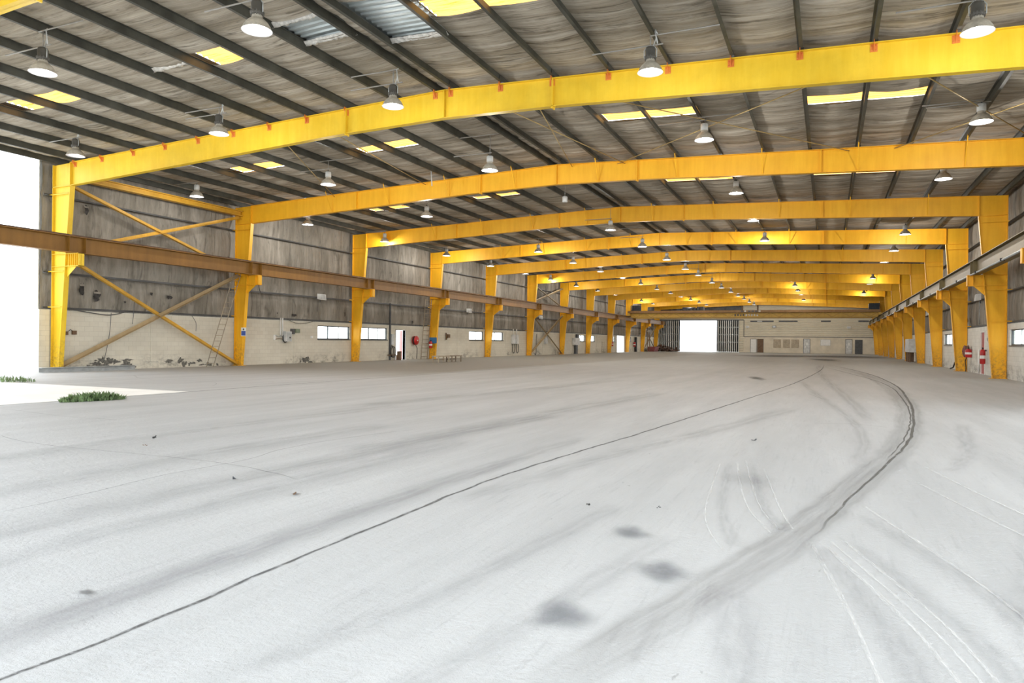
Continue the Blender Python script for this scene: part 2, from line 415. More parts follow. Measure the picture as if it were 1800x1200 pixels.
strip('floor_joint', [(-15,2),(-15,8.5),(-14.95,13.3),(-15.0,17),(-14.95,24.8),(-15.05,36),(-15,60)], .13, .07, D_CRACK, .06, 14)
strip('tyre_mark', [(-.35,56),(1.45,40),(1.9,28),(1.74,19.8),(1.44,15.6),(1.08,12.2),(.66,9.75),(.15,7.25),(-.27,5.3),(-.58,4.2),(-.85,3.2),(-1.1,2.5)], .75, .33, D_TYRE, .0, 12)
strip('tyre_edge', [(-.0,56),(1.72,40.4),(2.17,29.1),(1.87,20.4),(1.51,15.6),(1.14,12.2),(.75,9.94),(.23,7.3),(-.1,5.5)], .10, .02, D_TYREEDGE, .02, 12)
strip('tyre_edge', [(-.3,50),(1.5,34),(1.93,27),(1.72,19.5),(1.44,15.4),(1.06,12.1),(.64,9.6)], .06, .02, D_TYREEDGE, .02, 12)
strip('tyre_mark', [(-.6,56),(-.4,40),(.1,28),(.5,20),(.75,14)], .5, .4, D_GREY)
strip('tyre_mark', [(-1.0,30),(-.3,22),(.3,16),(.5,12),(.3,9)], .35, .25, D_GREY)
for pts, w in (([(-.11,5.5),(.13,3.98),(.24,3.0)],.05),([(-.04,5.5),(.39,4.02),(.54,3.2)],.05),([(.07,5.7),(.53,4.17),(.68,3.3)],.04),([(0.0,5.6),(.46,4.1),(.62,3.3)],.03),
               ([(-1.13,8.6),(-.91,6.0),(-.62,4.9)],.03),([(-.96,8.7),(-.66,6.59),(-.36,5.5)],.04),([(-.64,8.4),(-.37,6.5),(-.22,5.7)],.03),([(-.9,9),(-.55,6.6),(-.3,5.6)],.03),
               ([(.25,7),(.8,5),(1.0,4)],.04),([(1.0,9.5),(1.4,7.5),(1.9,5.5)],.05),([(.8,8.4),(1.3,6.4),(1.7,5)],.04)):
    strip('dust_scrape', pts, w, w*.8, D_PALE)
for pts, w in (([(.21,6.56),(.77,4.95),(.95,4.0)],.22),([(-.08,5.4),(.26,4),(.4,3.0)],.20),([(.15,5.6),(.62,4.1),(.8,3.2)],.16),([(-1.05,8.7),(-.8,6.2),(-.55,5.0)],.14),
               ([(-.8,8.7),(-.5,6.5),(-.27,5.6)],.12),([(-2.9,5.2),(-2.5,8),(-1.6,12),(-.6,17)],.5),([(-3.4,2),(-3.5,4),(-3.4,7),(-3.2,10)],.35),([(-4.6,2),(-4.7,5),(-4.6,9)],.5),
               ([(-2.2,2.2),(-1.9,3.6),(-1.6,6)],.22),([(-1.6,2.0),(-1.35,3.2),(-1.0,5.2)],.25),([(-.1,2.0),(-.3,3),(-.5,4.2)],.3),([(.9,4.2),(1.3,5.8),(1.9,8.2)],.25),
               ([(-6.5,3),(-6.8,6),(-6.6,10)],.6),([(-8.5,4),(-8.6,8),(-8.2,13)],.6),([(-5.5,7),(-5,12),(-4.2,20)],.7),([(-9,12),(-8,18),(-7,26)],.8),([(1.2,9),(1.7,11),(2.2,15)],.3)):
    strip('grey_scrape', pts, w, w*1.3, D_GREY)
strip('grey_band', [(-3.40,.4),(-3.42,2),(-3.40,4),(-3.30,8)], .62, .35, D_BAND)
strip('grey_band', [(-5.2,1.5),(-5.3,4),(-5.1,8),(-4.6,13)], .7, .7, D_BAND)
blot('oil_stain', -.90, 4.31, .20, .27, D_OIL, .4); blot('oil_stain', -1.21, 3.38, .19, .25, D_OIL, .4); blot('oil_stain', -1.30, 5.09, .17, .24, D_OIL, .4)
blot('oil_stain', -.70, 7.6, .3, .6, D_FAINT, .2)
blot('dark_stain', -2.64, 30.5, .35, 2.2, D_DARK, .2); blot('dark_stain', -.4, 74, 1.6, 9, D_DARK, .1); blot('dark_stain', 1.6, 96, 6.5, 14, D_DARK, 0); blot('dark_stain', -5, 92, 6.5, 12, D_DARK, 0)
blot('dark_stain', -4.3, 5.0, .06, .05, D_DARK, 0); blot('dark_stain', -3.64, 2.58, .07, .05, D_DARK, 0)
for p in ([(-5.88,3.3),(-5.9,4.1),(-6.05,5.04),(-6.01,6.12),(-6.2,6.98),(-6.15,8.2),(-5.6,10)], [(-10.5,6.14),(-9.3,5.85),(-6.9,5.88),(-5.8,5.82),(-4.69,5.52)],
          [(-13.94,8.35),(-12.22,8.08),(-10.56,8.12)], [(-.2,13.6),(.42,13.81),(.95,13.5)], [(-23,18),(-20.5,16.5),(-17.5,16.4),(-16,15)], [(2.3,9.6),(2.9,9.8),(3.6,9.7)], [(-.5,21.8),(-.1,19.7)]):
    strip('floor_crack', p, .016, .014, D_CRACK, .03, 10)

# ------------------------------------------------------------------ roof: quilt on the purlins, zinc deck, skylights
def z_pur_top(x): return ztop(x)+.27
SKYGAPS = [(3,0),(4,0),(7,0),(8,0),(14,1),(15,1),(18,1),(19,1)]
SKY = []                                                       # gap index, y0, y1
for bay, (ya, yb) in enumerate([(13.35,14.35),(22.15,23.15),(32.0,32.95),(41.5,42.5),(51.1,52.1),(60.6,61.6),(70.2,71.2),(79.7,80.7),(89.2,90.2),(98.8,99.8),(108.2,109.2),(117.7,118.7)]):  # sheets in the last bays are unseen, added to brighten the end wall
    for g, side in SKYGAPS:
        if bay == 0 and g == 7: continue
        if bay == 0 and side == 1:
            if g in (18,19): continue
            g -= 1
        SKY.append((bay, g, ya, yb))
HOLES = [(g,ya+.10,yb-.18) for _, g, ya, yb in SKY]+[(10,13.0,14.15),(12,12.9,14.95)]
ys = [YROOF]
while ys[-1] < YEND: ys.append(min(YEND, ys[-1]+(.09 if ys[-1] < 38 else (.2 if ys[-1] < 62 else .6))))
NS = 6
xs = [-28.0]
for a, b in zip(PX, PX[1:]):
    xs += [a+(b-a)*k/NS for k in range(NS)]
xs += [PX[-1], 7.42]
seams = []; y = YROOF
while y < YEND: y += random.uniform(.75,1.35); seams.append(y)
import bisect
ce = MB(); W_ = len(xs)
for j, y in enumerate(ys):
    k = bisect.bisect(seams, y); s0 = seams[k-1] if k else YROOF; s1 = seams[min(k,len(seams)-1)]
    t = (y-s0)/max(s1-s0,.01); pill = max(0, 4*t*(1-t))**.5     # each strip of quilt pillows between its seams
    for i, x in enumerate(xs):
        z = z_pur_top(min(max(x,-27.6),7.1))
        if 0 < i < W_-1:
            q = ((i-1) % NS)/NS; sag = 4*q*(1-q)
            amp = .055+.05*noise.noise((k*1.7, (i-1)//NS*2.3, 0))
            z -= sag*(amp*pill+.02) + sag*.06*noise.noise((x*.35, y*2.1, 3)) + (.2+sag)*.026*noise.noise((x*.6, y*5.0, 9))
        ce.v.append((x,y,z))
for j in range(len(ys)-1):
    yc = (ys[j]+ys[j+1])/2
    row = [h for h in HOLES if h[1] < yc < h[2]]
    for i in range(W_-1):
        if row and 0 < i < W_-2:
            g = (i-1)//NS
            if any(h[0] == g for h in row): continue
        a = j*W_+i; ce.f.append((a,a+W_,a+W_+1,a+1)); ce.sm.append(True)
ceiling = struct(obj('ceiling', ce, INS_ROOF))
rf = MB()
edges = [-28.3]+PX[1:-1]+[7.7]
for g in range(len(edges)-1):
    a, b = edges[g], edges[g+1]; hs = sorted((h[1]-.1,h[2]+.32) for h in [(s[1],s[2],s[3]) for s in SKY] if h[0] == g)
    y = YROOF-.3
    for h in hs+[(YEND+.3,0)]:
        za, zb = z_pur_top(max(a,-27.6))+.13, z_pur_top(min(b,7.1))+.13
        rf.add([(a,y,za),(b,y,zb),(b,h[0],zb),(a,h[0],za)], [(0,1,2,3)]); y = h[1]
obj('roof_sheet', rf, DECK, ceiling)
dk = MB()                                                      # ribbed zinc deck laid bare where the quilt has come down
for a, b, y0, y1 in ((PX[10],PX[11],12.8,14.4),(PX[12],PX[13],12.7,15.2)):
    prof = []; y = y0
    while y < y1: prof += [(y,.09),(y+.13,.09),(y+.15,.05),(y+.20,.05)]; y += .22
    n0 = len(dk.v)
    for yy, h in prof:
        dk.v += [(a,yy,z_pur_top(a)+h),(b,yy,z_pur_top(b)+h)]
    for k in range(len(prof)-1): dk.f.append((n0+2*k,n0+2*k+1,n0+2*k+3,n0+2*k+2)); dk.sm.append(False)
obj('bare_deck', dk, DECK, ceiling)
def rag(pts, w, name='torn_quilt', mat=None, seed=0):
    """ragged hanging edge of quilt"""
    mb = MB()
    for i, p in enumerate(pts):
        d = .5+.5*noise.noise((i*.9,seed,0)); e = noise.noise((i*1.3,seed,5))
        mb.v += [(p[0],p[1],p[2]),(p[0]+.05*e,p[1]+w*(.5+d*.4),p[2]-w*(.25+.5*d)),(p[0]+.09*e,p[1]+w*(.1+d*.3),p[2]-w*(.5+.5*d))]
    for i in range(len(pts)-1):
        for k in (0, 1): mb.f.append((3*i+k,3*i+k+1,3*i+k+4,3*i+k+3)); mb.sm.append(True)
    return obj(name, mb, mat or FOIL, ceiling)
for a, b, y, s in ((PX[12],PX[13],14.93,1),(PX[10],PX[11],14.13,2),(PX[10],PX[11],13.0,4),(PX[7],PX[8],13.6,3)):
    rag([(a+(b-a)*k/22, y+.06*noise.noise((k*.7,s,1)), z_pur_top(a+(b-a)*k/22)-.02) for k in range(23)], .16, seed=s)
pos_names = {3:'first',4:'second',7:'third',8:'fourth',13:'fifth',14:'fifth',15:'sixth',18:'seventh',19:'eighth'}
for bay, g, ya, yb in SKY:
    a, b = PX[g], PX[g+1]; mb = MB(); y = ya-.14; k = 0
    while y < yb+.36:
        h = .15+.03*math.sin(k*PI/2); mb.v += [(a,y,z_pur_top(a)+h),(b,y,z_pur_top(b)+h)]
        if k: n = len(mb.v); mb.f.append((n-4,n-3,n-1,n-2)); mb.sm.append(True)
        y += .05; k += 1
    pn = pos_names[g]
    if bay == 0: pn = {3:'first',4:'second',8:'third',13:'fourth',14:'fifth'}[g]
    single('skylight', mb, SKYL, f'yellow translucent roof sheet, {pn} from the left in the {ORD[bay]} bay from the camera', 'skylight', 'translucent roof sheets')

# purlins: one continuous Z line each
for i, x in enumerate(PX):
    zb = ztop(min(max(x,-27.6),7.1))+.05; t = .012; w = .07; h = .215; sg = 1 if x < XM else -1
    poly = [(x-sg*w,zb),(x+t,zb) if sg > 0 else (x-t,zb),(x+(t if sg > 0 else -t),zb+h-t),(x+sg*w,zb+h-t),(x+sg*w,zb+h),(x-(t if sg > 0 else -t)*0,zb+h),(x,zb+t),(x-sg*w,zb+t)]
    mb = MB(); mb.prism(poly, 'y', YROOF, YEND-.05)
    tp = thing('roof_purlin', (f'dark steel roof purlin running down the hall, {ORD[i]} from the left eave' if i not in (0,len(PX)-1) else
         ('dark steel eave beam along the top of the left wall' if i == 0 else 'dark steel eave beam along the top of the right wall')), 'purlin', (x,YROOF,zb), 'roof purlins')
    obj('purlin_section', mb, PURLIN, tp)
    if 0 < i < len(PX)-1:
        for yf in YF[1:5]:                                     # lapped end of the neighbouring length
            lp = MB(); lp.box((x-sg*.012-.006,yf-.1,zb+.004),(x-sg*.012+.006,yf+.85,zb+h-.02)); lp.box((x-sg*.014,yf-.1,zb-.004),(x-sg*.085,yf+.85,zb+.006))
            obj('lap_piece', lp, PURLIN, tp)

# ------------------------------------------------------------------ portal frames
def column_mb(sd, Y):
    """tapered welded column, sd -1 left, +1 right"""
    ox = XL if sd < 0 else XR; bx = -27.20 if sd < 0 else 6.62; tx = -26.62 if sd < 0 else 6.04; zk = 7.17
    mb = MB(); th = .02
    top = ztop(tx)
    mb.prism([(ox,0.02),(bx,0.02),(tx,zk),(tx,top),(ox,ztop(ox))], 'y', Y-.007, Y+.007)
    mb.prism([(ox,.02),(ox-sd*(-th),.02),(ox+sd*th,ztop(ox)),(ox,ztop(ox))] if False else [(ox,.02),(ox+sd*-th,.02),(ox+sd*-th,ztop(ox)),(ox,ztop(ox))], 'y', Y-.1, Y+.1)
    mb.prism([(bx,.02),(bx-sd*th,.02),(tx-sd*th,zk),(tx,zk)], 'y', Y-.1, Y+.1)
    mb.box((ox-sd*-.06,Y-.16,0),(bx-sd*.12,Y+.16,.025))
    mb.box((ox,Y-.1,zk-.012),(tx,Y+.1,zk+.012)); mb.box((ox-sd*.02,Y-.12,zk-.06),(tx,Y-.09,zk+.02)) if False else None
    mb.box((tx-sd*.0,Y-.1,zk),(tx+sd*.018,Y+.1,top))           # end plate of the knee
    for z in (4.56,4.08): 
        xi = lerp(bx,tx,z/zk); mb.box((ox,Y-.095,z-.008),(xi,Y+.095,z+.008))
    return mb
def rafter_mb(a, b, Y):
    mb = MB(); n = 24; X = [lerp(a,b,k/n) for k in range(n+1)]
    mb.prism([(x,ztop(x)) for x in X]+[(x,zbot(x)) for x in X[::-1]], 'y', Y-.006, Y+.006)
    for fz, d in ((ztop,-.018),(zbot,.018)):
        mb.prism([(x,fz(x)) for x in X]+[(x,fz(x)+d) for x in X[::-1]], 'y', Y-.1, Y+.1)
    return mb
def corbel_mb(sd, Y, extra=False):
    xe = -26.05 if sd < 0 else 5.62
    xc = (-26.87 if sd < 0 else 6.29)
    mb = MB()
    mb.box((xc,Y-.007,4.08),(xe,Y+.007,4.56)); mb.box((xc,Y-.12,4.545),(xe,Y+.12,4.565)); mb.box((xc,Y-.12,4.07),(xe,Y+.12,4.09))
    mb.box((xe,Y-.12,4.07),(xe+sd*.016,Y+.12,4.565))
    mb.box((xe+sd*.22,Y-.11,4.08),(xe+sd*.235,Y+.11,4.55))
    mb.prism([(xc+sd*.03,4.08),(xe+sd*.25,4.08),(xc+sd*.05,3.62)], 'y', Y-.007, Y+.007)
    if extra:
        for k in (.12,.34,.46,.58): mb.box((xe+sd*k,Y-.11,4.08),(xe+sd*(k+.012),Y-.008,4.55))
    return mb
def cleat_mb(x, Y):
    mb = MB(); zt = ztop(x)
    mb.box((x-.075,Y-.022,zt-.20),(x+.075,Y-.008,zt-.025)); mb.prism([(Y-.02,zt-.19),(Y-.02,zt+.24),(Y-.05,zt+.24),(Y-.16,zt-.02)][::-1], 'x', x-.006, x+.006)
    for dx in (-.05,.05):
        for dz in (-.06,-.16): mb.lathe([(0,-.014),(.013,-.014),(.013,0)], (x+dx,Y-.022,zt+dz), 6, 'y')
    return mb
def fly_mb(x, Y):
    mb = MB(); zt = ztop(x)
    mb.bar((x,Y-.55,zt+.10),(x,Y-.06,zbot(x)+.06),.035,.012); mb.bar((x,Y-.012,zbot(x)+.02),(x,Y-.012,zt-.02),.05,.012)
    return mb
def splice_mb(x, Y, ext=.0):
    mb = MB(); mb.box((x-.018,Y-.1,zbot(x)-ext),(x+.018,Y+.1,ztop(x)-.018))
    if ext: mb.prism([(x-.09,zbot(x)-.0),(x+.09,zbot(x)-.0),(x+.02,zbot(x)-ext),(x-.02,zbot(x)-ext)], 'y', Y-.03, Y-.02)
    return mb
CL = [x for i, x in enumerate(PX) if 0 < i < len(PX)-1]
FLY = [-21.63,-18.41,-15.3,-12.11,-8.48,-5.35,-2.25,.88,4.05]
DESC = ['nearest the camera, mostly out of view', 'pale lemon, with orange purlin cleats', 'second seen in full, deeper yellow', 'whose right column shows beside a wall window',
        'with a blue plate on its left column', 'with windows either side of its left column', 'at the near end of far cross bracing', 'at the far end of far cross bracing']
def make_frame(i, Y):
    old = i < 2; m = LEMON if old else YEL
    lab = f'yellow tapered steel portal frame spanning the hall, {ORD[i]} from the camera'
    if i < len(DESC): lab = f'yellow steel portal frame, {ORD[i]} from the camera, {DESC[i]}'
    t = thing('portal_frame', lab, 'portal frame', (XM,Y,0), 'portal frames')
    cols = {}
    for sd in (-1, 1):
        c = obj('column', column_mb(sd, Y), m, t)
        cols[sd] = c; obj('corbel', corbel_mb(sd, Y, old), m, c)
        if i < 7:
            for z in (6.88,3.90,2.52):
                ox = XL if sd < 0 else XR; g = MB(); xa = ox+sd*.18; xi = lerp(-27.2 if sd < 0 else 6.62, -26.62 if sd < 0 else 6.04, z/7.17)
                g.box((xa,Y-.115,z-.02),(xi+sd*.05,Y-.1,z+.02)); g.box((xa,Y-.115,z+.012),(xi+sd*.05,Y-.085,z+.022)); obj('girt_clip', g, m, c)
    ra = obj('rafter', rafter_mb(-26.62, XM, Y), m, t); rb = obj('rafter', rafter_mb(XM, 6.04, Y), m, t)
    R_ = lambda x: ra if x <= XM else rb
    for x, e in ((-13.74,.05),(XM,0),(-6.9,.05),(-20.2,0),(-.3,0)) if not old else ((-13.74,.05),(XM,0),(-6.9,.05)):
        obj('splice_plate', splice_mb(x, Y, e), m, R_(x))
    if i < 6:
        for x in (CL if i in (0,1) else [x for x in CL if abs(x) < 99]): 
            if old: obj('purlin_cleat', cleat_mb(x, Y), ORANGE, R_(x))
    if not old:
        for x in FLY: obj('fly_brace', fly_mb(x, Y), m, R_(x))
    return t
frames = []
for i in (0,1,2): frames.append(make_frame(i, YF[i]))
# from the eighth frame on the clips are too small to see: build one more master
for i in range(3, 7):
    lab = f'yellow steel portal frame, {ORD[i]} from the camera, {DESC[i]}'
    frames.append(dup(frames[2], (XM,YF[i],0), lab))
far0 = make_frame(7, YF[7]); frames.append(far0)
for i in range(8, len(YF)):
    frames.append(dup(far0, (XM,YF[i],0), f'yellow tapered steel portal frame spanning the hall, {ORD[i]} from the camera'))

# ------------------------------------------------------------------ crane runway beams
def runway(x, mat, label, sd):
    t = thing('crane_runway_beam', label, 'crane beam', (x,YROOF,4.57), 'crane runway beams')
    y0, y1 = YROOF, 126.0; zb, zt = 4.575, 5.20; w = .17
    mb = MB(); mb.prism([(x-w,zb),(x+w,zb),(x+w,zb+.025),(x+.01,zb+.025),(x+.01,zt-.025),(x+w,zt-.025),(x+w,zt),(x-w,zt),(x-w,zt-.025),(x-.01,zt-.025),(x-.01,zb+.025),(x-w,zb+.025)], 'y', y0, y1)
    obj('beam', mb, mat, t)
    r = MB(); r.prism([(x-.05,zt),(x+.05,zt),(x+.03,zt+.02),(x+.03,zt+.07),(x-.03,zt+.07),(x-.03,zt+.02)], 'y', y0, y1); obj('crane_rail', r, RUSTY, t)
    for yf in YF[1:]:
        for dy in (-.32,.32):
            s = MB(); s.box((x-w+.01,yf+dy-.008,zb+.025),(x+w-.01,yf+dy+.008,zt-.025)); obj('stiffener', s, mat, t)
    if sd > 0:
        c = MB(); c.tube([(x-w-.02,y0,zb-.01),(x-w-.02,y1,zb-.01)], .04, 8); obj('conductor_rail', c, GALV, t)
        for k in range(14):
            yc = 26+k*4.9; h = MB(); h.box((x-w-.09,yc-.04,zb-.05),(x-w+.05,yc+.04,zb+.05)); obj('rail_clamp', h, BLACK, t)
    return t
runway(-26.40, RUNWAY_L, 'long rust-orange crane beam carried on the left columns', -1)
runway(5.95, RUNWAY_R, 'long olive-brown crane beam carried on the right columns', 1)

# ------------------------------------------------------------------ walls
def wall_boxes(mb, x0, x1, y0, y1, z0, z1, holes):
    """block wall with rectangular openings (ya,yb,za,zb)"""
    hs = sorted(holes); y = y0
    for ya, yb, za, zb in hs:
        mb.box((x0,y,z0),(x1,ya,z1))
        if za > z0: mb.box((x0,ya,z0),(x1,yb,za))
        if zb < z1: mb.box((x0,ya,zb),(x1,yb,z1))
        y = yb
    mb.box((x0,y,z0),(x1,y1,z1))
WIN_L = [(33.9,37.0,1.40,2.20),(38.1,41.2,1.40,2.20),(53.4,56.1,1.47,2.22),(56.9,60.3,1.47,2.22),(81.8,84.7,1.50,2.25),(85.5,88.8,1.50,2.25),(97.4,98.4,1.5,2.3),(106.2,107.4,1.6,2.3)]
DOOR_L = [(42.26,43.45,0,2.08),(98.95,103.3,0,2.40)]
WIN_R = [(31.9,36.65,1.47,2.15),(52.3,55.5,1.5,2.2),(79.9,82.6,1.55,2.3),(98.4,100.9,1.55,2.15)]
DOOR_R = [(41.95,43.0,0,2.12)]
wl = MB(); wall_boxes(wl, WL-.2, WL, 17.75, YEND, 0, WH, WIN_L+DOOR_L)
wl.box((WL-.2,17.55,0),(WL+.04,17.95,2.42))
for yf in YF[1:]: wl.box((WL,yf+4.4,0),(WL+.02,yf+4.9,WH))
wall_left = struct(obj('wall_left', wl, BLOCK_L))
wr = MB(); wall_boxes(wr, WR, WR+.2, 18.0, YEND, 0, WH, WIN_R+DOOR_R)
wall_right = struct(obj('wall_right', wr, BLOCK_R))
def quilt(sd, parent, y0, y1):
    GZ = [2.42,3.88,5.3,6.9,ZE+.36]
    xb = (-27.97 if sd < 0 else 7.41)
    zs = []
    for a, b in zip(GZ, GZ[1:]): zs += [lerp(a,b,k/6) for k in range(6)]
    zs.append(GZ[-1]); yy = [y0]
    while yy[-1] < y1: yy.append(min(y1, yy[-1]+(.07 if yy[-1] < 60 else .25)))
    mb = MB(); m = len(zs)
    for y in yy:
        for k, z in enumerate(zs):
            q = (k % 6)/6; sag = (4*q*(1-q))**.7
            fold = .075*noise.noise((y*1.3,z*.25,sd*7))+.075*abs(noise.noise((y*2.3,z*.35,sd*3+2)))+.03*noise.noise((y*6,z*.8,5))
            mb.v.append((xb-sd*(sag*(.05+fold)+.015*noise.noise((y*4,z*2,1))), y, z))
    for i in range(len(yy)-1):
        for k in range(m-1):
            a = i*m+k; mb.f.append((a,a+1,a+m+1,a+m) if sd < 0 else (a,a+m,a+m+1,a+1)); mb.sm.append(True)
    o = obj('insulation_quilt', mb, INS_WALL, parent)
    sh = MB(); sh.box((xb+sd*.06,y0-.05,2.40),(xb+sd*.09,y1,ZE+.42)); obj('outer_sheet', sh, SHEET, parent)
    fr = MB(); fr.box((xb+sd*.06,y0-.06,2.40),(xb-sd*.0,y0-.02,ZE+.3)); obj('edge_trim', fr, LTGREY, parent)
quilt(-1, wall_left, 17.75, YEND); quilt(1, wall_right, 18.0, YEND)
def tear(parent, sd, y, z, w, h, seed, mat=TORN):
    mb = MB(); xb = -27.80 if sd < 0 else 7.24; n = 18; c = len(mb.v); mb.v.append((xb,y,z))
    for k in range(n):
        t = 2*PI*k/n; r = .65+.5*noise.noise((math.cos(t)*1.5,math.sin(t)*1.5,seed)); mb.v.append((xb,y+w/2*r*math.cos(t),z+h/2*r*math.sin(t)))
    for k in range(n): mb.f.append((0,1+k,1+(k+1)%n)); mb.sm.append(False)
    o = obj('quilt_tear', mb, mat, parent)
    rg = MB()
    for k in range(7):
        t = k/6; rg.v += [(xb,y+w*(t-.5)*.7,z+h*.3),(xb-sd*(.015+.03*noise.noise((k*1.1,seed,3))**2),y+w*(t-.5)*.6+.03*noise.noise((k,seed,1)),z+h*.3-h*(.12+.12*noise.noise((k*2.,seed,8))))]
    for k in range(6): rg.f.append((2*k,2*k+1,2*k+3,2*k+2)); rg.sm.append(True)
    obj('torn_flap', rg, INS_WALL, parent)
for a in ((19.35,3.3,.35,.75,1),(20.0,3.05,.45,.65,2),(22.6,3.35,.25,.2,3),(23.55,3.25,.4,.35,4),(19.5,6.55,.3,.55,5),(21.3,2.9,.2,.12,6),(32.0,2.75,.5,.25,7),(36.6,3.0,.15,.5,8),(30.6,2.8,.12,.12,9),(44.6,2.75,.35,.35,10),(27.05,5.45,.12,.3,11),(31.4,6.9,.15,.1,12)):
    tear(wall_left, -1, *a)
tear(wall_right, 1, 33.6, 3.2, .3, .45, 13); tear(wall_right, 1, 47.5, 2.9, .5, .4, 14)
# peeled and blackened paint low on the block wall
rs = random.Random(11); STAIN = plain('blackened_block', (.13,.125,.11), .9, var=.5, scale=14)
for k in range(46):
    yc = rs.choice((rs.gauss(20.4,.6), rs.gauss(20.6,.5), rs.gauss(25.2,.8), rs.gauss(24.4,.8), rs.gauss(33,.5))); zc = rs.uniform(.05,.42)*(1 if yc < 22 else .8)
    w_, h_ = rs.uniform(.08,.32), rs.uniform(.05,.2); mb = MB(); x = WL+.0015+.0001*k; mb.v.append((x,yc,zc)); n = 16
    for j in range(n):
        t = 2*PI*j/n; r = .7+.9*noise.noise((math.cos(t)*2,math.sin(t)*2,k*3.1)); mb.v.append((x,yc+w_*r*math.cos(t),max(.01,zc+h_*r*math.sin(t))))
    for j in range(n): mb.f.append((0,1+j,1+(j+1)%n)); mb.sm.append(False)
    obj('wall_stain', mb, STAIN, wall_left)
# girts
for sd, xg, nm in ((-1,-27.78,'left'),(1,7.24,'right')):
    for z, w in ((2.50,'just above the block work'),(3.88,'second rail up'),(6.90,'topmost rail')):
        mb = MB(); mb.prism([(xg-.09,z-.05),(xg+.10,z-.05),(xg+.10,z-.035),(xg-.06,z-.035),(xg-.06,z+.04),(xg-.09,z+.04)] if sd < 0 else [(xg+.09,z-.05),(xg-.10,z-.05),(xg-.10,z-.035),(xg+.06,z-.035),(xg+.06,z+.04),(xg+.09,z+.04)], 'y', 17.8, YEND-.1)
        single('wall_girt', mb, GIRT, f'dark steel rail along the {nm} wall insulation, {w}', 'girt', 'wall girts')
# windows
wn = [0]
def window(sd, ya, yb, za, zb, npane, parts=True):
    wn[0] += 1; x = (WL-.1 if sd < 0 else WR+.1); fw = .05
    mb = MB()
    mb.box((x-.04,ya,za),(x+.04,yb,za+fw)); mb.box((x-.04,ya,zb-fw),(x+.04,yb,zb)); mb.box((x-.04,ya,za+fw),(x+.04,ya+fw,zb-fw)); mb.box((x-.04,yb-fw,za+fw),(x+.04,yb,zb-fw))
    o = struct(obj(f'window_{wn[0]}', mb, DKGREY))
    sill = MB(); sill.box((WL if sd < 0 else WR,ya-.03,za-.05),((WL+.04) if sd < 0 else WR-.04,yb+.03,za)); obj('window_sill', sill, DKGREY, o)
    for k in range(1, npane):
        y = lerp(ya,yb,k/npane); mm = MB(); mm.box((x-.03,y-.022,za+fw),(x+.03,y+.022,zb-fw)); obj('mullion', mm, DKGREY if k != npane-1 else LTGREY, o)
    g = MB(); g.box((x-.004,ya+fw,za+fw),(x+.004,yb-fw,zb-fw)); obj('pane', g, GLASS, o)
for w in WIN_L: window(-1, *w, 3 if w[0] < 50 and w[0] > 30 else 2)
for w in WIN_R: window(1, *w, 3 if w[0] < 40 else 2)
# doors in the side walls
d1 = MB()
d1.box((WL-.21,42.20,0),(WL+.02,42.26,2.14)); d1.box((WL-.21,43.45,0),(WL+.02,43.51,2.14)); d1.box((WL-.21,42.2,2.08),(WL+.02,43.51,2.14))
dr = struct(obj('door_1', d1, LTGREY))
lf = MB(); lf.prism([(WL-.2,43.34),(WL-.2,43.40),(WL-.85,44.1),(WL-.88,44.06)], 'z', .02, 2.06); obj('door_leaf', lf, REDDK, dr)
d2 = MB()
d2.box((WL-.21,98.9,0),(WL+.02,98.98,2.45)); d2.box((WL-.21,103.27,0),(WL+.02,103.35,2.45)); d2.box((WL-.21,98.9,2.38),(WL+.02,103.35,2.45))
dr = struct(obj('door_2', d2, LTGREY))
d3 = MB(); d3.box((WR-.02,41.93,0),(WR+.1,41.98,2.16)); d3.box((WR-.02,42.97,0),(WR+.1,43.02,2.16)); d3.box((WR-.02,41.93,2.12),(WR+.1,43.02,2.16))
dr = struct(obj('door_3', d3, WHITE))
lf = MB(); lf.box((WR+.04,41.98,.02),(WR+.09,42.97,2.12)); obj('door_leaf', lf, REDDK, dr)
single('display_board', MB().box((WL-3.2,103.0,1.25),(WL-3.1,106.6,2.5)).box((WL-3.16,103.4,0),(WL-3.12,103.5,1.25)).box((WL-3.16,106.1,0),(WL-3.12,106.2,1.25)), plain('pale_red_panel',(.75,.25,.18),.6),  # pale red is the board's own colour
       'pale red board standing outside the far left doorway', 'board')

# ------------------------------------------------------------------ end wall with office block
wb = MB()
Zt = ZR+.55
wb.box((-28.2,YEND,5.42),(7.6,YEND+.25,Zt)); wb.box((-28.2,YEND,0),(-27.95,YEND+.25,5.42))
wb.box((-13.9,YEND-.15,0),(-13.2,YEND+.25,5.42)); wb.box((6.9,YEND,0),(7.6,YEND+.25,5.42))
wall_back = struct(obj('wall_back', wb, CLAD))
uf = MB(); uf.box((-13.2,YEND-.02,2.72),(6.9,YEND+.2,5.42)); obj('office_cladding', uf, CLAD, wall_back)
lo = MB(); lo.box((-13.2,YEND,0),(6.9,YEND+.2,2.66)); obj('office_front', lo, OFFICE, wall_back)
bd = MB(); bd.box((-13.2,YEND-.05,2.64),(6.9,YEND,2.74)); bd.box((-13.25,YEND-.06,2.64),(-13.1,YEND,5.5)); obj('dark_flashing', bd, DKGREY, wall_back)
tp = MB(); tp.box((-27.9,YEND-.06,6.9),(-13.6,YEND,Zt)); obj('dark_gable_sheet', tp, GIRT, wall_back)
for x in (-13.45,-10.95): obj('gable_post', MB().box((x-.12,YEND-.1,6.3),(x+.12,YEND-.0,Zt-.3)), BROWN, wall_back)
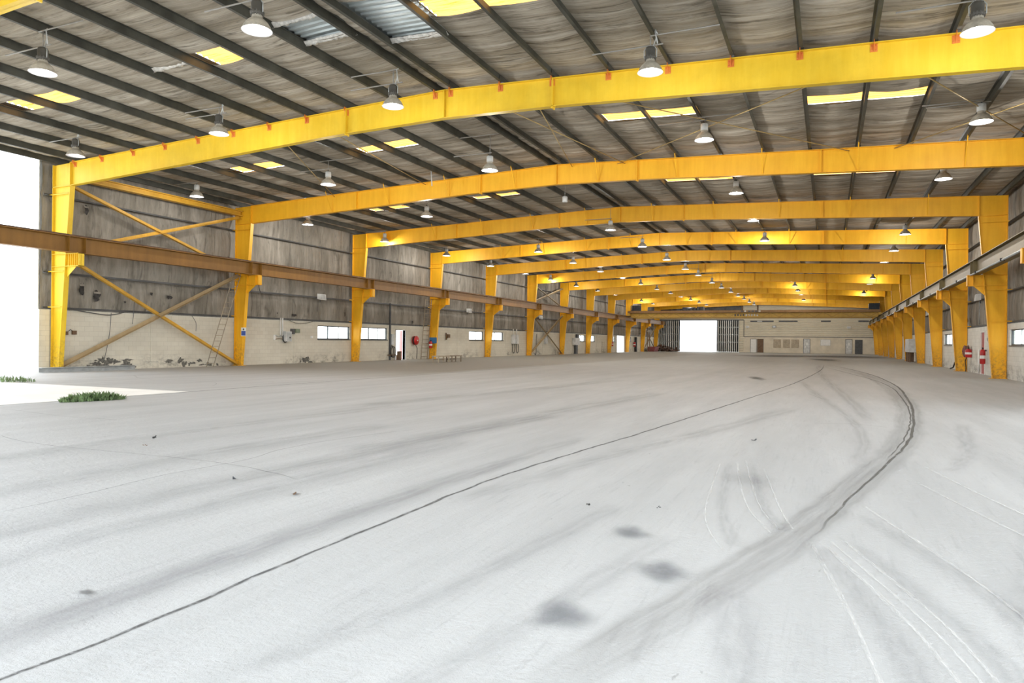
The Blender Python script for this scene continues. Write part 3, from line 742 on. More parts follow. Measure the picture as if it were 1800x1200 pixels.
# sliding doors: profiled leaves either side of the bright opening
def leaf(x0, x1, n):
    mb = MB(); prof = []; x = x0
    while x < x1: prof += [(x,0),(x+.18,0),(x+.22,.04),(x+.30,.04)]; x += .34
    prof = [p for p in prof if p[0] <= x1]+[(x1,0)]; y = YEND-.06
    for px, h in prof: mb.v += [(px,y-h,.02),(px,y-h,5.42)]
    for k in range(len(prof)-1): mb.f.append((2*k,2*k+2,2*k+3,2*k+1)); mb.sm.append(False)
    mb.box((x0,y,.02),(x1,y+.05,5.42))
    o = struct(obj(n, mb, SHEET))
    for z in (1.7,3.0,4.25): obj('door_rail', MB().box((x0,y-.07,z-.05),(x1,y-.035,z+.05)), GALV, o)
    return o
leaf(-27.9,-23.95,'door_4'); leaf(-17.65,-13.9,'door_5')
obj('door_track', MB().box((-27.9,YEND-.2,5.42),(-13.2,YEND-.02,5.6)), DKGREY, wall_back)
Yo = YEND-.03
for xa, xb, za, zb, pale in ((-12.13,-8.4,5.16,5.4,1),(-7.6,-4.66,5.16,5.4,0),(-1.1,.35,5.16,5.4,0),(4.4,5.9,5.16,5.4,0)):
    wn[0] += 1
    o = struct(obj(f'window_{wn[0]}', MB().box((xa,Yo-.03,za),(xb,Yo,zb)), DKGREY))
    if pale: obj('pane', MB().box((xa+1.1,Yo-.04,za+.03),(xa+1.9,Yo-.031,zb-.03)), LTGREY, o)
dn = [5]
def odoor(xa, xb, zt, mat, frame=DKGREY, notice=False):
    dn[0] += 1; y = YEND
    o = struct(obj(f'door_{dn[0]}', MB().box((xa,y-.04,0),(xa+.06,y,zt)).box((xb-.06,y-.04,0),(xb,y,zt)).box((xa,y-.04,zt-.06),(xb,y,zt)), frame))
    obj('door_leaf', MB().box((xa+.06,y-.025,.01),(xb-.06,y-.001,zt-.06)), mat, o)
    if notice:
        m = (xa+xb)/2
        obj('notice', MB().box((m-.16,y-.03,1.35),(m+.16,y-.026,1.75)), WHITE, o); obj('notice', MB().box((m-.3,y-.03,.95),(m-.12,y-.026,1.2)), WHITE, o)
    return o
odoor(-12.1,-11.06,2.3, WHITE); odoor(-10.99,-9.96,2.3, BROWN); odoor(-3.76,-2.69,2.38, LTGREY, notice=True); odoor(2.54,3.57,2.36, LTGREY, notice=True); odoor(3.95,5.05,2.3, DKGREY)  # second one is a dark opening, its darkness painted as a brown leaf
wn[0] += 1
o = struct(obj(f'window_{wn[0]}', MB().box((-1.15,YEND-.04,1.3),(.35,YEND-.02,1.36)).box((-1.15,YEND-.04,2.24),(.35,YEND-.02,2.3)).box((-1.15,YEND-.04,1.3),(-1.09,YEND-.02,2.3)).box((.29,YEND-.04,1.3),(.35,YEND-.02,2.3)), LTGREY))
obj('pane', MB().box((-1.09,YEND-.025,1.36),(.29,YEND-.005,2.24)), WHITE, o)
single('notice_board', MB().box((-9.7,YEND-.05,.8),(-8.6,YEND-.002,1.9)).box((-9.55,YEND-.06,1.62),(-8.75,YEND-.05,1.8)), OFFICE, 'beige notice board on the office front beside the dark doorway', 'notice board')
for k, (xa, xb) in enumerate(((-8.4,-7.2),(-6.9,-5.8),(-5.6,-4.4))):
    single('wall_panel', MB().box((xa,YEND-.04,.85),(xb,YEND-.002,2.25)), WOOD, f'pale panel on the office front, {ORD[k]} to the right of the notice board', 'panel', 'office front panels')
for x, z, w in ((-6.5,.5,.4),(-5.0,.35,.5),(-4.7,.7,.25)):
    pass
def flood(x, y, z, dx, dy, label, dark=False):
    """small wall floodlight facing (dx,dy)"""
    t = thing('floodlight', label, 'floodlight', (x,y,z), 'wall floodlights')
    v = Vector((dx,dy,0)); s = Vector((-dy,dx,0))
    def P(a, b, c): q = Vector((x,y,z))+v*a+s*b; return (q.x,q.y,z+c)
    mb = MB(); mb.add([P(.02,-.28,-.16),P(.02,.28,-.16),P(.02,.28,.16),P(.02,-.28,.16),P(.24,-.28,-.2),P(.24,.28,-.2),P(.20,.28,.14),P(.20,-.28,.14)], [(0,3,2,1),(4,5,6,7),(0,1,5,4),(1,2,6,5),(2,3,7,6),(3,0,4,7)])
    obj('housing', mb, DKGREY if dark else WHITE, t)
    g = MB(); g.add([P(.245,-.24,-.17),P(.245,.24,-.17),P(.212,.24,.11),P(.212,-.24,.11)], [(0,1,2,3)]); obj('lens', g, GALV if dark else LTGREY, t)
    b = MB(); b.tube([P(0,0,-.3),P(.02,0,-.18)], .02, 6); b.tube([P(-.03,0,-.3),P(.03,0,-.3)], .03, 6); obj('bracket', b, DKGREY, t)
flood(-12.58, YEND, 4.35, 0, -1, 'floodlight on the office cladding nearest the sliding door'); flood(-8.3, YEND, 4.40, 0, -1, 'dark floodlight in the middle of the office cladding', True); flood(3.02, YEND, 4.30, 0, -1, 'floodlight on the office cladding near the right columns')
flood(-27.68, 34.05, 3.92, 1, 0, 'white floodlight on the left wall rail before the third frame')
flood(-27.68, 53.06, 3.95, 1, 0, 'white floodlight on the left wall rail before the fifth frame')
flood(-27.68, 69.4, 3.98, 1, 0, 'white floodlight on the left wall inside the far cross bracing')
flood(7.14, 43.2, 3.95, -1, 0, 'white floodlight on the right wall above the hose reel'); flood(7.14, 63.3, 3.95, -1, 0, 'small floodlight on the right wall further along')
single('drop_cable', MB().tube([(7.10,43.25,3.75),(7.10,43.25,2.55)], .02, 6), GALV, 'thin pale conduit dropping from the right wall floodlight', 'conduit')

# ------------------------------------------------------------------ overhead bridge crane
Yc = 102.0
cr = thing('bridge_crane', 'yellow overhead travelling crane bridging the far end of the hall', 'crane', (XM,Yc,5.3))
def girder(y): 
    return MB().prism([(-26.6,5.30),(-26.0,4.98),(5.3,4.98),(6.1,5.30),(6.1,5.72),(-26.6,5.72)], 'y', y-.25, y+.25)
obj('girder', girder(Yc), CRANE, cr); obj('girder', girder(Yc+1.9), CRANE, cr)
wk = MB(); wk.box((-26.6,Yc-1.0,5.68),(6.0,Yc-.25,5.74)); wk.box((-26.6,Yc-1.02,5.72),(6.0,Yc-.98,6.0)); obj('walkway', wk, paint('walkway_paint',(.24,.13,.045),(.29,.165,.06),wear=False,streak=.5), cr)
lt = MB(); n = 30
for k in range(n):
    xa = lerp(-26.4,5.8,k/n); xb = lerp(-26.4,5.8,(k+1)/n); lt.bar((xa,Yc-.98,5.05 if k % 2 else 5.68),(xb,Yc-.98,5.68 if k % 2 else 5.05),.05,.05)
lt.bar((-26.4,Yc-.98,5.03),(5.8,Yc-.98,5.03),.07,.07); obj('lattice_brace', lt, paint('lattice_paint',(.30,.19,.05),(.36,.23,.06),wear=False), cr)
for x in (-26.4,5.95):
    e = MB(); e.box((x-.18,Yc-1.3,5.30),(x+.18,Yc+3.2,5.62)); et = obj('end_truck', e, CRANE, cr)
    for y in (Yc-1.0,Yc+2.9): obj('wheel', MB().lathe([(0,-.06),(.14,-.06),(.14,.06),(0,.06)], (x,y,5.41), 16, 'x'), RUSTY, et)
for xa, xb in ((-26.2,-24.9),(4.7,5.95)):
    c = MB(); c.box((xa,Yc-.9,5.76),(xb,Yc+.2,5.80)); c.box((xa,Yc-.2,5.8),(xb,Yc+.2,6.75))
    for k in range(6): c.box((lerp(xa,xb,k/5.6),Yc-.9,5.78),(lerp(xa,xb,k/5.6)+.1,Yc-.84,6.75))
    for z in (6.1,6.45,6.75): c.box((xa,Yc-.9,z-.04),(xb,Yc-.84,z+.04))
    obj('resistor_cage', c, CHAR, cr)
ho = MB(); ho.box((-20.4,Yc+.1,5.74),(-16.0,Yc+1.8,5.95))
for k in range(9): ho.box((-20.3+k*.48,Yc+.2,5.95),(-19.98+k*.48,Yc+.9,6.1+.35*(k/9)+.12*(k%2)))
ho.lathe([(0,-.9),(.35,-.9),(.35,.9),(0,.9)], (-18.2,Yc+1.0,6.2), 18, 'x'); ho.box((-17.0,Yc+.4,5.95),(-16.1,Yc+1.5,6.6)); obj('hoist_trolley', ho, CHAR, cr)
# maker's lettering on the girder and rating line above it: too small to read, kept as blocks of the same size and place
for k, w in enumerate((.42,.3,.42,.46,.42,.3)):
    obj('letter', MB().box((-10.9+k*.46,Yc-1.03,5.76),(-10.9+k*.46+w*.8,Yc-1.021,5.95)), DKGREY if k % 2 == 0 or k == 3 else LTGREY, cr)
for k in range(9):
    obj('letter', MB().box((-11.8+k*.36,Yc-.262,5.22+.03*(k%2)),(-11.8+k*.36+.2,Yc-.251,5.50)), LTGREY if k > 3 else DKGREY, cr)

# ------------------------------------------------------------------ high bay lamps
def make_lamp(fin):
    t = bpy.data.objects.new('high_bay_lamp', None); COL.objects.link(t); t['category'] = 'lamp'; t['group'] = 'high bay lamps'; t['label'] = 'lamp'
    P = [(.095,.30),(.10,.26),(.105,.22),(.15,.19),(.21,.13),(.255,.06),(.275,.0),(.292,-.02)]
    sh = MB(); sh.lathe(P, n=36); rfl = obj('reflector', sh, LAMPSH, t)
    inn = MB(); inn.lathe([(.292,-.02),(.282,-.02),(.262,.03),(.238,.075),(.20,.125),(.14,.18),(.09,.21),(0,.215)], n=36); obj('reflector_lining', inn, ALU, rfl)
    bu = MB(); bu.lathe([(0,.02),(.03,.028),(.05,.06),(.052,.09),(.035,.14),(.022,.17),(.022,.21)], n=20); obj('bulb', bu, BULB, rfl)
    h = MB()
    if fin:
        h.lathe([(.10,.28),(.125,.29),(.13,.34),(.11,.36),(.115,.50),(.10,.55),(0,.56)], n=20)
        for k in range(14):
            a = 2*PI*k/14; h.bar((.115*math.cos(a),.115*math.sin(a),.26),(.13*math.cos(a),.13*math.sin(a),.35),.02,.012)
        obj('ballast_housing', h, plain('dark_ballast',(.09,.085,.075),.6), t)
        y = MB(); y.tube([(-.14,0,.32),(-.145,0,.5),(-.06,0,.60),(.06,0,.60),(.145,0,.5),(.14,0,.32)], .012, 6); obj('yoke', y, GALV, t)
    else:
        h.lathe([(.10,.28),(.115,.285),(.115,.47),(.09,.49),(0,.49)], n=20); h.box((-.03,-.12,.42),(.03,-.105,.46)); obj('ballast_housing', h, LTGREY, t)
        y = MB(); y.lathe([(0,.49),(.025,.49),(.025,.54),(0,.545)], n=10); obj('hanger_eye', y, DKGREY, t)
    return t
m, nt, b, out = newmat('mercury_bulb'); b.inputs['Base Color'].default_value = (.95,.95,.93,1); b.inputs['Roughness'].default_value = .25
b.inputs['Emission Color'].default_value = (1,.97,.9,1); b.inputs['Emission Strength'].default_value = .5; BULB = m
LAMPW = 82
sp = bpy.data.lights.new('lamp_fill', 'POINT'); sp.energy = LAMPW; sp.shadow_soft_size = .10; sp.color = (1,.97,.92)  # fill added below each lamp, daylight alone leaves the far hall dark
def glow(n, e):
    q = sp.copy(); q.name = n; q.energy = e; return q
SP_END = glow('end_lamp_fill', 95); SP_NEAR, SP_WEAK, SP_FAR = glow('near_lamp_fill', 30), glow('weak_lamp_fill', 3), glow('far_lamp_fill', 27)
LAMP = {'A': [(-23.54,16.1,7.56),(-25,22.52,7.5),(-25,29.7,7.4),(-25,36.78,7.44),(-25,44.54,7.47),(-25,51.8,7.46),(-25,59.06,7.5),(-25,65.4,7.49),(-25,73.2,7.46),(-25,81,7.5),(-25,88.7,7.5),(-25,95.3,7.5),(-25,102.6,7.5),(-25,110,7.5)],  # farthest lamps of rows A, B, C and E added to light the end
 'B': [(-16.68,10.6,7.49),(-16.98,16.1,7.60),(-18,22.55,7.47),(-18,30.05,7.46),(-18,44.7,7.47),(-18,51.9,7.48),(-18,59.1,7.5),(-18,66.35,7.54),(-18,73.5,7.54),(-18,81.2,7.55),(-18,88.9,7.6),(-18,95.8,7.6),(-18,103.1,7.6),(-18,110.4,7.6),(-18,117.6,7.6)],
 'C': [(-10.22,10.6,7.39),(-10.73,16.1,7.66),(-10.9,22.43,7.38),(-10.7,29.65,7.55),(-10.7,36.85,7.41),(-10.7,44,7.43),(-10.7,51.4,7.42),(-10.7,58.7,7.45),(-10.7,65.0,7.5),(-10.7,73.2,7.5),(-10.7,80.1,7.5),(-10.7,88.5,7.6),(-10.7,95.7,7.6),(-10.7,103,7.6),(-10.7,110.3,7.6),(-10.7,117.5,7.6)],
 'D': [(-3.78,16.1,7.58),(-3.57,22.5,7.7),(-3.57,30.85,7.68),(-3.57,38.2,7.7),(-3.57,45.4,7.65),(-3.4,68,7.95),(-3.4,76,7.8),(-3.4,83.9,7.85),(-3.4,92.4,7.9),(-3.3,100.5,7.95),(-3.3,111,7.85),(-3.3,118,7.9)],
 'E': [(2.56,16.1,7.45),(3.82,23.3,7.64),(3.82,30.4,7.57),(3.8,44.4,7.52),(3.8,51.7,7.5),(3.75,59.5,7.6),(3.75,74.3,7.66),(3.75,79.7,7.55),(3.8,93.6,7.55),(3.8,106.4,7.5),(3.8,116,7.5)]}
ROWN = {'A':'row nearest the left wall','B':'second row from left wall','C':'row under the ridge','D':'first row right of ridge','E':'row nearest the right wall'}
protos = {True: make_lamp(True), False: make_lamp(False)}; used = {True: False, False: False}
CORD = plain('lamp_cord', (.30,.29,.27), .6)
for row, L in LAMP.items():
    for k, (x, y, z) in enumerate(L):
        fin = y < 17; p = protos[fin]
        bare = row == 'C' and k == 3
        lab = f'high bay lamp, {ORD[k]} from the camera in the {ROWN[row]}'
        if fin: lab = f'lamp with dark finned top, {ORD[k]} from camera in the {ROWN[row]}'
        if not used[fin]: t = p; used[fin] = True; t.location = (x,y,z); t['label'] = lab
        elif bare:
            t = thing('lamp_ballast', 'white lamp ballast without its reflector, hanging under the ridge', 'lamp', (x,y,z), 'high bay lamps')
            h = MB(); h.lathe([(0,.02),(.10,.02),(.115,.03),(.115,.24),(.09,.27),(0,.27)], (x,y,z), 20); obj('ballast_housing', h, LTGREY, t)
        else: t = dup(p, (x,y,z), lab)
        if bare or not True: pass
        # hanger up to a purlin-to-purlin conduit
        g = max(i for i in range(len(PX)) if PX[i] <= x); a, b2 = PX[g], PX[g+1]
        zc = min(ztop(a), ztop(b2))+.03
        hg = MB(); hz = z+(.56 if fin else (.25 if bare else .52))
        hg.tube([(x,y,hz),(x,y,zc)], .010 if not fin else .014, 6)
        obj('hanger_rod', hg, CORD, t)
        cb = MB(); cb.tube([(a,y,zc+ .0),(b2,y,zc)], .016, 6); obj('hanger_bar', cb, CORD, t)
        if fin:
            cc = MB(); cc.tube([(x+.05,y,z+.54),(x+.13,y,z+.75),(x+.10,y,z+.95),(x+.16,y,zc+.02)], .016, 6); obj('power_cord', cc, LTGREY, t)
        if not bare:
            dmin = min(abs(y-q) for q in YF)
            lo_ = bpy.data.objects.new('lamp_fill_light', SP_NEAR if fin else (SP_WEAK if dmin < 1.25 else (SP_END if y > 107 else (SP_FAR if y > 62 else sp)))); COL.objects.link(lo_); lo_.parent = t; lo_.location = (0,0,-.16)

# ------------------------------------------------------------------ bracing
def brace(p, q, w, mat, label, name='diagonal_brace', cat='brace', group='steel wall bracing'):
    return single(name, MB().angle(p, q, w), mat, label, cat, group)
y1, y2 = YF[1]+.12, YF[2]-.12; xb = -27.42
brace((xb,y1,7.45),(xb,y2,4.75),.16, BRACE, 'yellow diagonal falling to the right above the crane beam, near left bay')
brace((xb+.06,y1,4.72),(xb+.06,y2,7.52),.13, BRACE, 'yellow diagonal rising to the right above the crane beam, near left bay')
brace((xb,y1,4.62),(xb,y2,.10),.17, BRACE, 'yellow diagonal falling to the right below the crane beam, near left bay')
brace((xb+.06,y1,.25),(xb+.06,y2,4.6),.15, BRACE2, 'dusty brown diagonal rising to the right below the crane beam, near left bay')
single('eave_strut', MB().prism([(-27.42,7.56),(-27.12,7.56),(-27.12,7.60),(-27.25,7.60),(-27.25,7.78),(-27.12,7.78),(-27.12,7.82),(-27.42,7.82),(-27.42,7.78),(-27.29,7.78),(-27.29,7.60),(-27.42,7.60)], 'y', y1, y2), BRACE,
       'yellow strut joining the tops of the two nearest left columns', 'strut')
y1, y2 = YF[6]+.12, YF[7]-.12
brace((xb,y1,4.4),(xb,y2,.15),.16, BRACE2, 'brown diagonal falling to the right in the far braced bay, below the beam')
brace((xb+.06,y1,.25),(xb+.06,y2,4.4),.15, BRACE2, 'brown diagonal rising to the right in the far braced bay, below the beam')
brace((xb,y1,7.4),(xb,y2,5.3),.14, BRACE2, 'brown diagonal falling to the right in the far braced bay, above the beam')
brace((xb+.06,y1,5.3),(xb+.06,y2,7.4),.14, BRACE2, 'brown diagonal rising to the right in the far braced bay, above the beam')
y1, y2 = YF[11]+.12, YF[12]-.12
brace((xb,y1,4.4),(xb,y2,.15),.16, BRACE2, 'brown diagonal falling to the right in the last bay by the end wall')
brace((xb+.06,y1,.25),(xb+.06,y2,4.4),.15, BRACE2, 'brown diagonal rising to the right in the last bay by the end wall')
rods = [((1.6,-7.7),'right of the ridge, falling left'),((-7.3,.6),'right of the ridge, falling right'),((8.3,2.0),'nearest the right wall, falling left'),((.95,6.0),'nearest the right wall, falling right'),
        ((-7.7,-9.6),'at the ridge, falling left'),((-9.5,-7.4),'at the ridge, falling right'),((-16.8,-21.5),'over the second lamp row, falling left'),((-15.2,-16.5),'left of the ridge, nearly straight')]
for (xa, xc), w in rods:
    ya, yb = YF[1]+.02, YF[2]-.02
    if xa > 7: ya += (xa-7.0)/(xa-xc)*(yb-ya); xa = 7.0
    single('roof_brace_rod', MB().tube([(xa,ya,ztop(xa)-.1),(xc,yb,ztop(xc)-.1)], .017, 6), ROD, f'thin yellow bracing rod under the roof {w}', 'rod', 'roof bracing rods')
single('hanging_conduit', MB().tube([(-15.5,26.2,8.72-.1),(-15.45,26.2,7.95)], .022, 6), LTGREY, 'pale conduit hanging from the roof to the second frame', 'conduit')

# ------------------------------------------------------------------ things along the left wall
def ladder(feet, tops, n, mat, label, r=.018):
    t = thing('ladder', label, 'ladder', tuple((Vector(feet[0])+Vector(feet[1]))/2), 'ladders')
    for a, b in zip(feet, tops): obj('side_rail', MB().tube([a,b], r, 8), mat, t)
    for k in range(n):
        s = (k+.6)/n; p = Vector(feet[0]).lerp(Vector(tops[0]),s); q = Vector(feet[1]).lerp(Vector(tops[1]),s)
        obj('rung', MB().tube([p,q], r*.75, 6), mat, t)
LADM = plain('dusty_steel_ladder', (.30,.25,.18), .7)
ladder([(-27.22,25.20,0),(-27.22,25.62,0)], [(-26.75,26.42,4.60),(-26.75,26.86,4.60)], 17, LADM, 'rusty steel ladder leaning against the left crane beam by the second frame')
ladder([(-27.52,45.35,0),(-27.52,46.25,0)], [(-27.50,45.9,4.5),(-27.50,46.78,4.5)], 14, LADM, 'narrow steel ladder beside the column with the blue plate', .03)
ladder([(-27.55,91.5,0),(-27.55,92.5,0)], [(-27.6,91.7,1.5),(-27.6,92.7,1.5)], 5, LADM, 'short ladder leaning on the far left block wall', .02)
X0 = WL
sg = thing('safety_sign', 'small blue sign on the near left block wall', 'sign', (X0,22.83,1.62))
obj('plate', MB().box((X0+.002,22.71,1.60),(X0+.012,22.96,1.94)), BLUE, sg)
pc = MB(); pc.add([(X0+.014,22.80,1.80),(X0+.014,22.83,1.78),(X0+.014,22.90,1.88),(X0+.014,22.87,1.90)], [(0,1,2,3)]); pc.box((X0+.012,22.77,1.68),(X0+.014,22.89,1.75)); obj('pictogram', pc, WHITE, sg)
sb = thing('switch_box', 'two dark switch boxes beside the nearest left column', 'switch', (X0,18.9,1.5))
obj('box', MB().box((X0,18.86,1.46),(X0+.1,19.02,1.62)), BROWN, sb); obj('box', MB().box((X0,18.55,1.44),(X0+.09,18.68,1.58)), BROWN, sb); obj('conduit', MB().tube([(X0+.03,18.62,1.5),(X0+.03,18.8,1.66),(X0+.03,18.94,1.56)], .012, 6), DKGREY, sb)
# sign on the second column
xc2 = lerp(-27.2,-26.62,1.75/7.17)
s2 = thing('column_sign', 'white and blue sign fixed to the second left column', 'sign', (xc2,YF[2]-.13,1.6))
obj('plate', MB().box((xc2-.06,YF[2]-.15,1.50),(xc2+.26,YF[2]-.135,1.93)), WHITE, s2); obj('lower_panel', MB().box((xc2-.04,YF[2]-.154,1.53),(xc2+.24,YF[2]-.15,1.76)), BLUE, s2); obj('pictogram', MB().lathe([(0,0),(.05,0),(.05,-.004),(0,-.004)], (xc2+.1,YF[2]-.152,1.84), 14, 'y'), DKGREY, s2)
# electrical group between second and third frames
e = thing('distribution_board', 'grey distribution board on the left wall with two white conduits above', 'electrical box', (X0,31.2,1.24))
obj('cabinet', MB().box((X0,30.95,1.24),(X0+.22,31.42,1.80)), LTGREY, e); obj('cover', MB().box((X0+.22,31.0,1.29),(X0+.235,31.37,1.75)), GALV, e); obj('switch', MB().box((X0+.235,31.22,1.42),(X0+.26,31.28,1.5)), BLACK, e)
for yy in (30.72,30.88): obj('conduit', MB().tube([(X0+.04,yy,2.55),(X0+.04,yy,1.55)], .035, 8), WHITE, e)
obj('cable', MB().tube([(X0+.05,30.9,1.6),(X0+.08,30.88,1.3),(X0+.1,31.0,1.18),(X0+.12,31.15,1.24)], .03, 6), BLACK, e)
single('isolator_box', MB().box((X0,31.53,1.66),(X0+.14,31.76,1.96)).box((X0+.14,31.6,1.75),(X0+.17,31.68,1.88)), DKGREY, 'dark isolator box right of the grey distribution board', 'electrical box')
single('junction_box', MB().box((X0,31.9,1.74),(X0+.1,32.24,1.96)).box((X0+.1,31.94,1.78),(X0+.115,32.2,1.92)), plain('green_box',(.20,.24,.17),.6), 'greenish junction box right of the dark isolator box', 'electrical box')
pb = thing('pipe_bracket', 'old pipe bracket left of the grey distribution board', 'bracket', (X0,30.2,1.35))
obj('plate', MB().box((X0,30.18,1.33),(X0+.05,30.34,1.6)), WHITE, pb); obj('pipe', MB().tube([(X0+.06,30.3,1.58),(X0+.08,30.55,1.5),(X0+.06,30.7,1.56),(X0+.06,30.9,1.5)], .02, 6), GALV, pb); obj('pipe', MB().tube([(X0+.06,30.32,1.36),(X0+.08,30.55,1.40),(X0+.06,30.9,1.36)], .02, 6), BROWN, pb)
single('wall_socket', MB().box((X0,33.25,1.45),(X0+.07,33.4,1.58)).box((X0+.07,33.28,1.48),(X0+.085,33.37,1.55)), WHITE, 'small white socket left of the first wall window', 'socket')
# loose cables
def cable(pts, r, mat, label, n=6):
    P = []
    Q = [Vector(p) for p in pts]
    for i in range(len(Q)-1):
        p0, p1, p2, p3 = Q[max(i-1,0)], Q[i], Q[i+1], Q[min(i+2,len(Q)-1)]
        for k in range(n):
            t = k/n; P.append(.5*((2*p1)+(p2-p0)*t+(2*p0-5*p1+4*p2-p3)*t*t+(3*p1-p0-3*p2+p3)*t**3))
    P.append(Q[-1]); return single('cable', MB().tube(P, r, 6), mat, label, 'cable', 'loose cables')
xk = X0+.10
cable([(xk,18.7,2.46),(xk,19.6,2.36),(xk,20.4,2.30),(xk,21.1,2.44)], .02, DKGREY, 'sagging dark cable along the wall top right of the nearest left column')
cable([(xk,20.5,2.4),(xk,20.45,1.6),(xk,20.3,.8),(xk,20.2,.4)], .012, DKGREY, 'thin cable hanging down the near left block wall')
cable([(xk,21.6,3.0),(xk,21.55,2.3),(xk,21.5,1.95)], .012, DKGREY, 'short dangling cable on the near left wall below the lower rail')
cable([(xk,24.6,2.5),(xk,24.9,2.1),(xk,24.9,1.7)], .012, DKGREY, 'short cable hanging left of the leaning ladder')
cable([(-26.2,27.5,4.05),(-26.8,28.3,3.75),(-27.5,29.6,3.78),(xk,31,3.9)], .02, DKGREY, 'dark cable sagging from the second column bracket to the wall rail')
cable([(xk,31.2,2.45),(xk,32.0,2.28),(xk,32.9,2.34),(xk,33.6,2.46)], .014, DKGREY, 'thin cable sagging along the wall top above the junction box')
cable([(xk,68.4,2.2),(xk,68.3,1.2),(xk+.1,68.0,.3),(xk+.1,67.7,.02)], .025, BLACK, 'black cable hanging at the sixth left column')
# panel by the door
e = thing('cable_post', 'dark post with white cabinet and coiled cables left of the open side door', 'electrical box', (X0,41.6,0))
obj('post', MB().box((X0,41.40,.0),(X0+.1,41.50,3.92)), DKGREY, e); obj('cabinet', MB().box((X0,41.55,1.05),(X0+.16,41.85,1.80)), LTGREY, e)
for k in range(3):
    obj('coiled_cable', MB().tube([(X0+.1+.03*k,41.6+.07*k+.22*math.sin(t*2*PI/16)*(1+.15*k),.62-.03*k+.38*math.cos(t*2*PI/16)) for t in range(17)], .02, 6), BLACK, e)
obj('base_tray', MB().box((X0,41.2,.32),(X0+.16,42.1,.38)), BROWN, e)
single('pallet_board', MB().box((X0+.2,42.12,0),(X0+.5,42.22,.62)).box((X0+.2,42.0,0),(X0+.3,42.1,.35)), BROWN, 'broken dark board leaning at the foot of the side door', 'board')
def reel(x, y, z, sd, mat, hose, label):
    t = thing('hose_reel', label, 'hose reel', (x,y,z), 'fire hose reels')
    obj('drum', MB().lathe([(0,.10),(.18,.10),(.20,.04),(.30,.05),(.33,.02),(.33,.0),(.30,.03)], (x,y,z), 28, 'x') if sd < 0 else MB().lathe([(0,-.10),(.18,-.10),(.20,-.04),(.30,-.05),(.33,-.02),(.33,.0)], (x,y,z), 28, 'x'), mat, t)
    d = -sd
    obj('hose_coil', MB().lathe([(.20,-.02*d),(.30,-.03*d),(.31,-.14*d),(.20,-.15*d)], (x,y,z), 28, 'x'), hose, t)
    obj('back_disc', MB().lathe([(0,-.17*d),(.33,-.17*d),(.33,-.15*d),(0,-.15*d)], (x,y,z), 28, 'x'), mat, t)
    obj('hub', MB().lathe([(0,.13*d),(.05,.13*d),(.05,.0),(.05,-.25*d)], (x,y,z), 14, 'x'), WHITE if sd < 0 else mat, t)
    obj('supply_hose', MB().tube([(x-.1*d,y+.05,z-.3),(x-.05*d,y+.2,z-.55),(x-.1*d,y+.28,z-.9),(x-.08*d,y+.2,.03)], .025, 8), BLACK, t)
reel(X0+.26, 44.55, 1.38, -1, RED, BLACK, 'red fire hose reel on the left wall right of the open door')
def extinguisher(x, y, z, h, r, label):
    t = thing('fire_extinguisher', label, 'fire extinguisher', (x,y,z), 'fire extinguishers')
    obj('cylinder', MB().lathe([(0,0),(r*.9,0),(r,.03),(r,h-.10),(r*.8,h-.04),(r*.35,h),(0,h)], (x,y,z), 20), RED, t)
    obj('valve_head', MB().lathe([(0,h),(r*.3,h),(r*.3,h+.07),(0,h+.07)], (x,y,z), 12).box((x-.02,y-.02,z+h+.05),(x+.02,y+.13,z+h+.09)), BLACK, t)
    obj('paper_label', MB().lathe([(r+.002,h*.36),(r+.002,h*.58)], (x,y,z), 20), WHITE, t)
    obj('hose', MB().tube([(x,y+.04,z+h+.04),(x,y+r+.05,z+h-.06),(x,y+r+.04,z+h*.3)], .014, 6), BLACK, t)
    obj('wall_hook', MB().box((x-.16 if x < 0 else x,y-.02,z+h-.1),(x if x < 0 else x+.16,y+.02,z+h-.02)), DKGREY, t)
extinguisher(X0+.42, 46.32, .82, .52, .13, 'red fire extinguisher on the left wall beside the blue plate')
single('blue_plate', MB().box((-27.62,YF[4]-.135,1.18),(-27.0,YF[4]-.12,1.62)), BLUE2, 'plain blue plate on the fourth left column', 'sign')
vl = thing('wall_valve', 'dark pipe valve on the left wall past the blue plate', 'valve', (X0,49.3,1.46))
obj('pipe', MB().tube([(X0+.08,49.3,2.0),(X0+.08,49.32,1.46)], .05, 8), BROWN, vl); obj('valve_body', MB().box((X0+.02,49.42,1.62),(X0+.2,49.75,1.9)), BROWN, vl); obj('branch_pipe', MB().tube([(X0+.08,49.3,1.72),(X0+.1,49.6,1.72)], .04, 8), BROWN, vl)
def bench(x, y, w, mat, label):
    t = thing('low_bench', label, 'bench', (x,y,0), 'low benches')
    obj('top', MB().box((x-.25,y-w/2,.36),(x+.25,y+w/2,.42)), mat, t)
    for dx in (-.2,.2):
        for dy in (-w/2+.06,w/2-.06): obj('leg', MB().box((x+dx-.03,y+dy-.03,0),(x+dx+.03,y+dy+.03,.36)), mat, t)
    obj('stretcher', MB().box((x-.2,y-w/2+.06,.14),(x-.17,y+w/2-.06,.2)), mat, t)
bench(-22.6, 39.7, 1.45, WOOD, 'pale low bench on the floor near the fourth left column, left of two'); bench(-22.6, 41.4, 1.35, plain('old_bench_wood',(.24,.19,.14),.8), 'darker low bench on the floor, right of the pale one')
e = thing('switchgear', 'pair of grey switch cabinets with looped cables before the sixth frame', 'electrical box', (X0,62.9,1.17))
for yy in (62.15,62.95): obj('cabinet', MB().box((X0,yy,1.17),(X0+.22,yy+.52,2.05)), LTGREY, e); obj('conduit', MB().tube([(X0+.08,yy+.25,2.05),(X0+.08,yy+.25,2.6)], .05, 8), WHITE, e)
